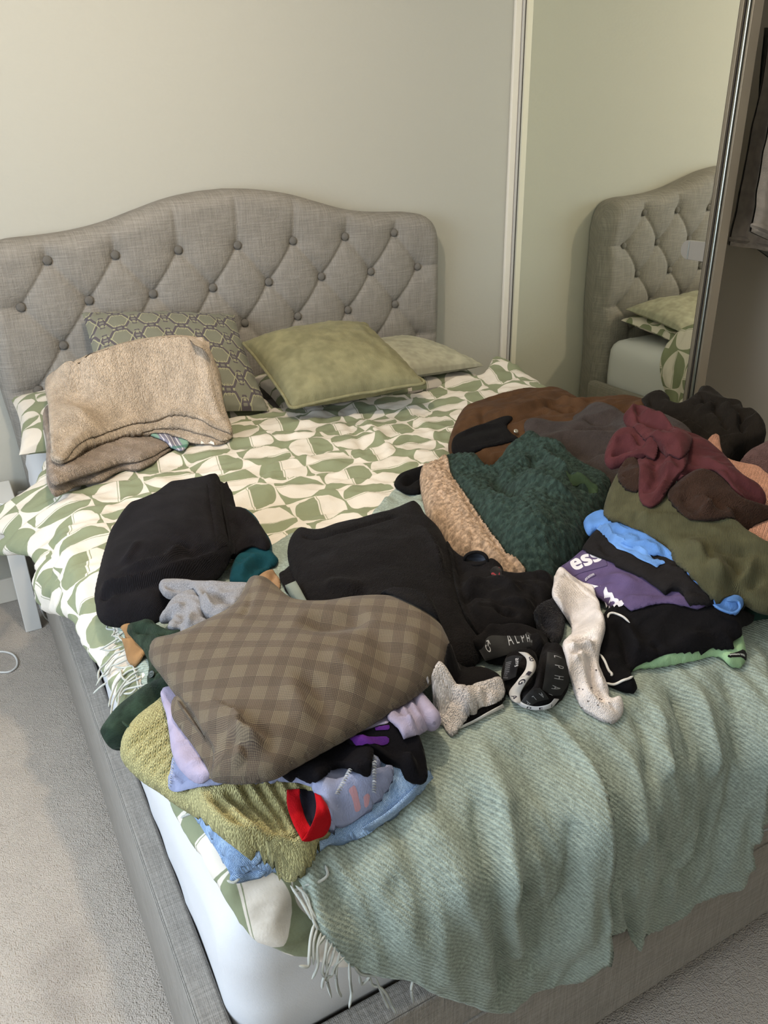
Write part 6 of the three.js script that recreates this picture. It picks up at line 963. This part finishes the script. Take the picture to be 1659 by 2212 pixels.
// ---- underwear and socks in front
{
  const m = cloth('#141213', 'plain', 0.02, 0.0005, { sheen: 0.18 }), band = cloth('#0f0f10', 'twill', 0.006, 0.0003), white = cloth('#c9c6c2', 'plain', 0.01, 0.0002);
  const lettered = (text, bg, fg, o = {}) => canvasTex(o.w ?? 1024, 192, (g, W, H) => { g.fillStyle = bg; g.fillRect(0, 0, W, H); g.fillStyle = fg; g.font = (o.bold ? 'bold ' : '') + (o.size ?? 92) + 'px sans-serif'; g.textBaseline = 'middle'; g.textAlign = 'center'; const n = text.length; for (let i = 0; i < n; i++) { const x = W * (o.a + (o.b - o.a) * i / (n - 1)); if (text[i] !== '*') { g.fillText(text[i], x, H / 2); continue; } g.lineWidth = 9; g.strokeStyle = fg; g.beginPath(); g.arc(x - 12, H / 2 + 14, 26, -0.3, 4.6); g.stroke(); g.beginPath(); g.moveTo(x, H / 2); g.lineTo(x + 40, H / 2 - 38); g.moveTo(x + 10, H / 2 - 38); g.lineTo(x + 41, H / 2 - 39); g.lineTo(x + 40, H / 2 - 8); g.stroke(); } });
  const tee = garment('black_tshirt', 'black crew neck t-shirt crumpled in front of the beige boucle panel', 'shirt', m, [
    { rim: [[964, 1206, 3.4], [972, 1198, 3.8], [986, 1200, 4.2], [1000, 1214, 4.6], [1030, 1226, 4.8], [1060, 1222, 4.6], [1086, 1236, 4.2], [1094, 1252, 3.8], [1130, 1256, 3.6], [1170, 1252, 3.6], [1196, 1262, 3.2], [1200, 1290, 3], [1180, 1330, 3], [1130, 1370, 3], [1060, 1392, 2.6], [1020, 1380, 2.4], [994, 1340, 2.4], [980, 1290, 2.6], [972, 1240, 3]], up: 26, dn: 18, r: 26, step: 3.5, in: [[1060, 1290, 7], [1120, 1310, 6.6], [1020, 1270, 6]], w: [[8, 50, 2, 40, 3], [3, 26, 2, 50, 5, 'v'], [1.6, 16, 2, 30, 6]],
      s: [{ p: [[985, 1290], [1030, 1262], [1090, 1264], [1130, 1290]], a: 10, w: 10 }, { p: [[980, 1310], [1030, 1280], [1080, 1290], [1140, 1320]], a: -9, w: 9 }, { p: [[1070, 1300], [1090, 1320], [1130, 1324]], a: -11, w: 7 }, { p: [[1080, 1290], [1120, 1300], [1150, 1310]], a: 9, w: 7 }, { p: [[1150, 1270], [1160, 1300], [1150, 1330]], a: -8, w: 7 }, { p: [[1010, 1380], [1020, 1340], [1040, 1300]], a: 7, w: 9 }, { p: [[1110, 1330], [1116, 1350], [1110, 1366]], a: -9, w: 6 }] }]);
  part('collar', merge([tube([[1002, 1214, 6], [1006, 1202, 7.2], [1016, 1195, 7.8], [1034, 1193, 8], [1048, 1200, 7.8], [1055, 1214, 6.8]].map((p) => at(p)), { r: 3.2, n: 30, m: 8 }), tube([[1002, 1214, 6], [1014, 1219, 6.2], [1034, 1220, 6.4], [1052, 1216, 6.6]].map((p) => at(p)), { r: 3, n: 24, m: 8 })]), m, tee);
  part('inside_back', sheet([[[1006, 1212, 5.6], [1018, 1216, 5.6], [1038, 1217, 5.8], [1051, 1214, 6]], [[1008, 1205, 6.4], [1020, 1206, 6], [1036, 1206, 6], [1050, 1206, 6.8]], [[1012, 1199, 7.2], [1020, 1196, 7.4], [1036, 1195, 7.6], [1048, 1203, 7.4]]], 2, 16, 10), cloth('#53565f', 'plain', 0.02, 0.0003), tee);
  const motif = canvasTex(128, 64, (g) => { g.fillStyle = '#1b1918'; g.fillRect(0, 0, 128, 64); g.strokeStyle = '#8c2f35'; g.lineWidth = 7; g.beginPath(); g.moveTo(8, 30); g.bezierCurveTo(40, 6, 60, 44, 90, 14); g.stroke(); g.strokeStyle = '#2f5f55'; g.beginPath(); g.moveTo(14, 46); g.bezierCurveTo(40, 24, 70, 60, 100, 36); g.stroke(); g.strokeStyle = '#8a3a40'; g.lineWidth = 5; g.beginPath(); g.moveTo(80, 56); g.lineTo(118, 40); g.stroke(); });
  part('printed_motif', patch([[1058, 1234], [1070, 1226], [1082, 1230], [1088, 1244], [1076, 1246]], 0.8, 2, { on: undefined, sharp: true, frame: [[1058, 1246], [1090, 1246], [1058, 1226]] }), cloth('#ffffff', 'plain', 0.02, 0.0002, { map: motif }), tee);
  seat(tee);
  seat(garment('charcoal_sock', 'charcoal fleecy sock bunched between the black t-shirt and the long white sock', 'sock', cloth('#222124', 'fuzz', 0.05, 0.0012, { sheen: 0.6 }), [
    { rim: [[1152, 1330, g_ + 1], [1160, 1312, g_ + 1.4], [1186, 1300, g_ + 1.6], [1212, 1308, g_ + 1.2], [1222, 1326, g_ + 0.8], [1220, 1350, g_ + 0.8], [1212, 1384, g_ + 0.8], [1196, 1398, g_ + 0.8], [1186, 1380, g_ + 1], [1160, 1362, g_ + 1.2]], up: 16, dn: 8, r: 16, step: 3.5, w: [[5, 30, 2, 60, 3]], s: [{ p: [[1160, 1330], [1180, 1350], [1186, 1370]], a: -7, w: 6 }] }]));
  // boxer shorts, waistband with lettering facing the camera
  const b1 = garment('boxer_shorts', 'black boxer shorts with a wide lettered waistband lying slanted below the black t-shirt', 'underwear', m, [
    { rim: [[1022, 1386, g_ + 1], [1048, 1428, g_ + 0.8], [1080, 1436, g_ + 0.8], [1130, 1430, g_ + 0.8], [1180, 1420, g_ + 0.8], [1186, 1396, g_ + 1], [1172, 1372, g_ + 1.2], [1132, 1352, g_ + 1.6], [1090, 1350, g_ + 1.2], [1050, 1364, g_ + 1]], up: 9, dn: 6, r: 14, step: 3.5, w: [[4, 40, 2, 10, 3]], s: [{ p: [[1150, 1370], [1164, 1390], [1162, 1420]], a: 8, w: 7 }] }], 'boxer shorts');
  part('waistband', sheet([[[1020, 1381, 4.0], [1058, 1367, 4.6], [1098, 1352, 5.0], [1134, 1362, 4.8], [1166, 1386, 4.2]], [[1034, 1404, 3.6], [1070, 1392, 4.2], [1108, 1380, 4.6], [1140, 1380, 4.4], [1162, 1391, 4.0]], [[1048, 1428, 2.8], [1080, 1419, 3.2], [1118, 1407, 3.6], [1144, 1398, 3.8], [1157, 1396, 3.8]]].reverse(), 3, 34, 14, { unit: true }), cloth('#ffffff', 'twill', 0.006, 0.0003, { map: lettered(' *  ALPHA', '#121213', '#dcdcdc', { a: 0.04, b: 0.86, size: 125 }) }), b1);
  seat(b1);
  const b2 = garment('boxer_shorts', 'black boxer shorts with a curling white band and care print, nearest the crumpled sock', 'underwear', m, [
    { rim: [[1084, 1470, g_ + 0.7], [1086, 1440, g_ + 0.9], [1100, 1420, g_ + 1.2], [1126, 1408, g_ + 1.4], [1156, 1420, g_ + 1.4], [1166, 1450, g_ + 1.2], [1160, 1500, g_ + 0.8], [1140, 1526, g_ + 0.6], [1110, 1512, g_ + 0.6], [1092, 1496, g_ + 0.6]], up: 16, dn: 6, r: 17, step: 3.5, w: [[4, 30, 2, 60, 3]] }], 'boxer shorts');
  part('white_band', sheet([[[1120, 1408, g_ + 2.4], [1137, 1424, g_ + 2.4], [1136, 1444, g_ + 2.2], [1118, 1470, g_ + 2], [1100, 1496, g_ + 1.6], [1104, 1512, g_ + 1.2]], [[1132, 1409, g_ + 2.8], [1147, 1422, g_ + 2.8], [1150, 1444, g_ + 2.7], [1130, 1470, g_ + 2.5], [1112, 1498, g_ + 2.1], [1114, 1518, g_ + 1.5]], [[1140, 1411, g_ + 2.2], [1156, 1430, g_ + 2.2], [1156, 1448, g_ + 2.1], [1139, 1472, g_ + 2], [1124, 1500, g_ + 1.6], [1126, 1520, g_ + 1.2]]], 2.5, 34, 12, { unit: true }), cloth('#ffffff', 'plain', 0.02, 0.0003, { map: canvasTex(1024, 192, (g, W, H) => { g.fillStyle = '#d5cfc8'; g.fillRect(0, 0, W, H); g.fillStyle = '#2a2430'; g.font = 'bold 120px sans-serif'; g.textAlign = 'center'; g.textBaseline = 'middle'; for (const [c, x] of [['A', 0.88], ['G', 0.62], ['o', 0.24], ['o', 0.2]]) { g.save(); g.translate(W * x, H * 0.5); g.rotate(-0.6); g.fillText(c, 0, 0); g.restore(); } g.fillRect(W * 0.46, H * 0.35, 60, 60); g.lineWidth = 5; g.strokeStyle = '#2a2430'; g.beginPath(); g.moveTo(W * 0.5, H * 0.2); g.lineTo(W * 0.56, H * 0.85); g.stroke(); }) }), b2);
  const care = canvasTex(256, 256, (g) => { g.fillStyle = '#141316'; g.fillRect(0, 0, 256, 256); g.fillStyle = '#b9b9bd'; g.font = 'bold 74px sans-serif'; g.save(); g.translate(200, 60); g.rotate(1.15); g.fillText('any', -30, 20); g.restore(); g.font = '17px sans-serif'; g.save(); g.translate(20, 70); g.rotate(0.12); const r = rng(3); for (let i = 0; i < 9; i++) { let s = ''; for (let k = 0; k < 12; k++) s += 'abcdeinorstu '[Math.floor(r() * 13)]; g.fillText(s, 0, i * 20); } g.restore(); });
  part('care_print', sheet([[[1086, 1470, g_ + 1.4], [1100, 1468, g_ + 1.9], [1114, 1462, g_ + 1.9]], [[1090, 1445, g_ + 1.8], [1104, 1440, g_ + 2.1], [1120, 1436, g_ + 2.2]], [[1092, 1422, g_ + 2], [1108, 1416, g_ + 2.2], [1130, 1418, g_ + 2.2]]], 1.5, 14, 14, { unit: true }), cloth('#ffffff', 'plain', 0.02, 0.0002, { map: care }), b2);
  seat(b2);
  const b3 = garment('boxer_shorts', 'black boxer shorts rolled with two lettered bands, tucked against the long white sock', 'underwear', m, [
    { rim: [[1150, 1490, g_ + 0.8], [1160, 1450, g_ + 1.2], [1172, 1414, g_ + 1.6], [1192, 1400, g_ + 1.6], [1214, 1408, g_ + 1.2], [1226, 1436, g_ + 0.8], [1230, 1470, g_ + 0.8], [1222, 1500, g_ + 0.8], [1206, 1520, g_ + 0.7], [1176, 1530, g_ + 0.6], [1140, 1530, g_ + 0.6], [1128, 1516, g_ + 0.8]], up: 22, dn: 8, r: 22, step: 3.5, w: [[4, 30, 2, 60, 3]], s: [{ p: [[1176, 1420], [1180, 1460], [1168, 1500]], a: -6, w: 5 }] }], 'boxer shorts');
  part('waistband', sheet([[[1182, 1408, g_ + 2.2], [1180, 1436, g_ + 2.3], [1176, 1466, g_ + 2.1], [1172, 1490, g_ + 1.7]], [[1202, 1412, g_ + 2.2], [1206, 1440, g_ + 2.5], [1204, 1472, g_ + 2.2], [1192, 1502, g_ + 1.6]], [[1220, 1424, g_ + 1.4], [1227, 1446, g_ + 1.6], [1228, 1474, g_ + 1.4], [1212, 1502, g_ + 1.1]]], 3, 30, 12, { unit: true }), cloth('#ffffff', 'twill', 0.006, 0.0003, { map: lettered('LPHA*', '#121213', '#d8d8d8', { a: 0.1, b: 1.05, size: 96, w: 640 }) }), b3);
  part('waistband', sheet([[[1166, 1486, g_ + 2], [1150, 1490, g_ + 2], [1136, 1502, g_ + 1.8], [1124, 1518, g_ + 1.2]], [[1178, 1498, g_ + 2.1], [1160, 1504, g_ + 2.1], [1146, 1512, g_ + 1.8], [1134, 1524, g_ + 1.1]], [[1186, 1510, g_ + 1.6], [1168, 1514, g_ + 1.6], [1154, 1520, g_ + 1.3], [1146, 1527, g_ + 0.9]]], 3, 24, 10, { unit: true }), cloth('#ffffff', 'twill', 0.006, 0.0003, { map: lettered('ALP', '#121213', '#c8c8c8', { a: 0.15, b: 0.8, size: 100, w: 512 }) }), b3);
  part('white_band', sheet([[[1106, 1508, g_ + 0.9], [1128, 1527, g_ + 0.9], [1158, 1534, g_ + 0.9], [1190, 1529, g_ + 0.9], [1208, 1510, g_ + 1]], [[1112, 1506, g_ + 1.5], [1134, 1521, g_ + 1.6], [1160, 1526, g_ + 1.6], [1186, 1521, g_ + 1.6], [1198, 1509, g_ + 1.6]]], 2.5, 30, 6, { unit: true }), cloth('#ffffff', 'plain', 0.02, 0.0002, { map: lettered('DE/', '#d2d2d4', '#15151a', { a: 0.36, b: 0.78, size: 150, bold: true }) }), b3);
  seat(b3);
  const b4 = garment('boxer_shorts', 'black boxer shorts mostly hidden under the crumpled white sock, a white band along the front', 'underwear', m, [
    { rim: [[960, 1470, g_ + 0.8], [990, 1452, g_ + 1], [1040, 1446, g_ + 1], [1086, 1470, g_ + 0.8], [1092, 1510, g_ + 0.6], [1060, 1536, g_ + 0.5], [1020, 1560, g_ + 0.5], [990, 1572, g_ + 0.5], [960, 1530, g_ + 0.6]], up: 10, dn: 5, r: 12, step: 4 }], 'boxer shorts');
  part('white_band', sheet([[[990, 1576, g_ + 0.5], [1022, 1562, g_ + 0.5], [1056, 1544, g_ + 0.5], [1090, 1528, g_ + 0.5]], [[992, 1570, g_ + 1], [1022, 1556, g_ + 1], [1054, 1538, g_ + 1], [1086, 1521, g_ + 1]]], 2, 24, 5), white, b4);
  seat(b4);
  const sock = cloth('#ddd4cf', 'terry', 0.03, 0.0016, { sheen: 0.5 });
  seat(garment('crumpled_sock', 'short white towelling sock crumpled up beside the checked trousers', 'sock', sock, [
    { rim: [[919, 1510, g_ + 1.2], [924, 1496, g_ + 1.6], [950, 1484, g_ + 2], [990, 1482, g_ + 2.2], [1010, 1486, g_ + 2], [1012, 1530, g_ + 1.4], [1008, 1560, g_ + 0.8], [990, 1584, g_ + 0.5], [976, 1590, g_ + 0.4], [962, 1580, g_ + 0.5], [956, 1566, g_ + 0.6], [938, 1568, g_ + 0.5], [948, 1550, g_ + 0.8], [930, 1530, g_ + 1]], up: 12, dn: 8, r: 16, step: 3, w: [[3, 30, 2, 60, 3], [2, 14, 2, 30, 6]], s: [{ p: [[960, 1500], [985, 1510], [1004, 1520]], a: -6, w: 6 }] },
    { rim: [[1000, 1500, g_ + 1], [1020, 1480, g_ + 1.4], [1050, 1470, g_ + 1.4], [1082, 1466, g_ + 1.2], [1090, 1484, g_ + 1], [1090, 1506, g_ + 0.8], [1070, 1520, g_ + 0.8], [1036, 1538, g_ + 0.8], [1010, 1546, g_ + 0.8]], up: 10, dn: 8, r: 14, step: 3, w: [[3, 26, 2, 60, 3], [2, 14, 2, 30, 6]], s: [{ p: [[1040, 1490], [1052, 1510], [1044, 1530]], a: -8, w: 5 }, { p: [[1030, 1486], [1040, 1500], [1030, 1520]], a: 6, w: 5 }] },
    sheet([[[970, 1459, 2.6], [1000, 1472, 3.0], [1012, 1506, 2.8], [1016, 1546, 1.4]], [[986, 1451, 3.0], [1014, 1464, 3.6], [1028, 1500, 3.4], [1027, 1542, 1.8]], [[1018, 1446, 2.6], [1040, 1462, 2.8], [1043, 1492, 2.4], [1038, 1534, 1.0]]], 7, 24, 14, { w: [[2, 16, 2, 30, 6]] }),
  ]));
  // the long ribbed sock
  const ribs = []; for (let i = 0; i < 13; i++) { const q = i / 12; ribs.push({ p: [[lerp(1196, 1222, q), lerp(1284, 1240, q)], [lerp(1226, 1282, q), lerp(1330, 1294, q)], [lerp(1236, 1306, q), lerp(1378, 1348, q)]], a: -2.4, w: 2.2, e: [1, 0] }); }
  const t = garment('long_sock', 'long white ribbed sock stretched out towards the foot of the bed', 'sock', cloth('#e2dad7', 'fuzz', 0.04, 0.0007, { sheen: 0.4 }), [
    { rim: [[1194, 1290, g_ + 0.6], [1195, 1264, g_ + 0.9], [1202, 1240, g_ + 1], [1213, 1231, g_ + 1], [1228, 1244, g_ + 1], [1252, 1266, g_ + 1], [1282, 1290, g_ + 1], [1300, 1320, g_ + 1], [1308, 1352, g_ + 1], [1304, 1376, g_ + 1.2], [1297, 1400, g_ + 1.2], [1294, 1436, g_ + 1], [1300, 1464, g_ + 0.9], [1314, 1488, g_ + 0.8], [1318, 1512, g_ + 0.8], [1338, 1508, g_ + 0.8], [1347, 1524, g_ + 0.7], [1343, 1546, g_ + 0.6], [1328, 1561, g_ + 0.5], [1308, 1563, g_ + 0.5], [1278, 1550, g_ + 0.6], [1254, 1525, g_ + 0.7], [1238, 1490, g_ + 0.8], [1228, 1450, g_ + 0.9], [1221, 1418, g_ + 1], [1215, 1398, g_ + 1.1], [1222, 1385, g_ + 1.1], [1234, 1370, g_ + 1], [1230, 1345, g_ + 0.8], [1214, 1318, g_ + 0.6]], up: 17, dn: 7, r: 18, step: 1.7, edge: 0.5, smooth: 6, w: [[2.5, 40, 2, 60, 3]],
      s: [...ribs, { p: [[1224, 1398], [1250, 1400], [1290, 1384]], a: 7, w: 7 }, { p: [[1238, 1420], [1256, 1404], [1280, 1400]], a: -7, w: 5 }, { p: [[1240, 1440], [1250, 1416], [1266, 1408]], a: 6, w: 5 }, { p: [[1236, 1386], [1262, 1384], [1290, 1370]], a: -5, w: 5 }, { p: [[1282, 1400], [1276, 1450], [1288, 1490], [1312, 1516]], a: -11, w: 6 }, { p: [[1292, 1420], [1294, 1460], [1308, 1494]], a: 6, w: 6 }, { p: [[1268, 1410], [1262, 1460], [1276, 1504], [1310, 1540]], a: 5, w: 9 }, { p: [[1322, 1514], [1330, 1530], [1344, 1534]], a: -4, w: 4 }] }]);
  const lint = cloth('#4f4845', 'plain', 0.02, 0), r = rng(9), specks = [];
  for (let i = 0; i < 22; i++) { const w = lump.last.drop([lerp(1245, 1330, r()), lerp(1430, 1552, r())]); if (!inside(w[0], w[1], lump.last.P)) continue; specks.push(new THREE.IcosahedronGeometry(0.0007 + 0.0006 * r(), 0).scale(1.6, 0.6, 1).translate(w[0], lump.last.top(w[0], w[1]) + 0.0004, w[1])); }
  part('lint', merge(specks), lint, t, { kind: 'stuff' });
  seat(t);
}

// ------------------------------------------------------------------ the lamp
{
  const t = thing('pendant_lamp', 'small warm ceiling pendant above the bed', 'lamp');
  const brass = new THREE.MeshStandardMaterial({ color: 0xcfc8ba, roughness: 0.5 });
  part('ceiling_rose', new THREE.CylinderGeometry(0.05, 0.055, 0.025, 32).translate(LAMP.pos[0], HC - 0.0125, LAMP.pos[2]), brass, t);
  part('cable', new THREE.CylinderGeometry(0.003, 0.003, HC - LAMP.pos[1] - 0.09, 10).translate(LAMP.pos[0], (HC + LAMP.pos[1] + 0.05) / 2, LAMP.pos[2]), brass, t);
  part('bulb_holder', new THREE.CylinderGeometry(0.014, 0.018, 0.05, 24).translate(LAMP.pos[0], LAMP.pos[1] + 0.058, LAMP.pos[2]), brass, t);
  part('bulb', new THREE.SphereGeometry(LAMP.radius, 24, 16).translate(...LAMP.pos), new THREE.MeshStandardMaterial({ color: 0xfff0d8, emissive: new THREE.Color().setRGB(1, 0.82, 0.6), emissiveIntensity: 6 }), t);
  const l = new THREE.PointLight(new THREE.Color().setRGB(1, 0.82, 0.6), LAMP.k, 0, 2); l.position.set(...LAMP.pos); l.castShadow = true; l.shadow.radius = LAMP.radius / 0.02; t.add(l);
}
scene.traverse((o) => { if (o.isMesh) { o.castShadow = true; o.receiveShadow = true; } });
renderer.render(scene, camera);
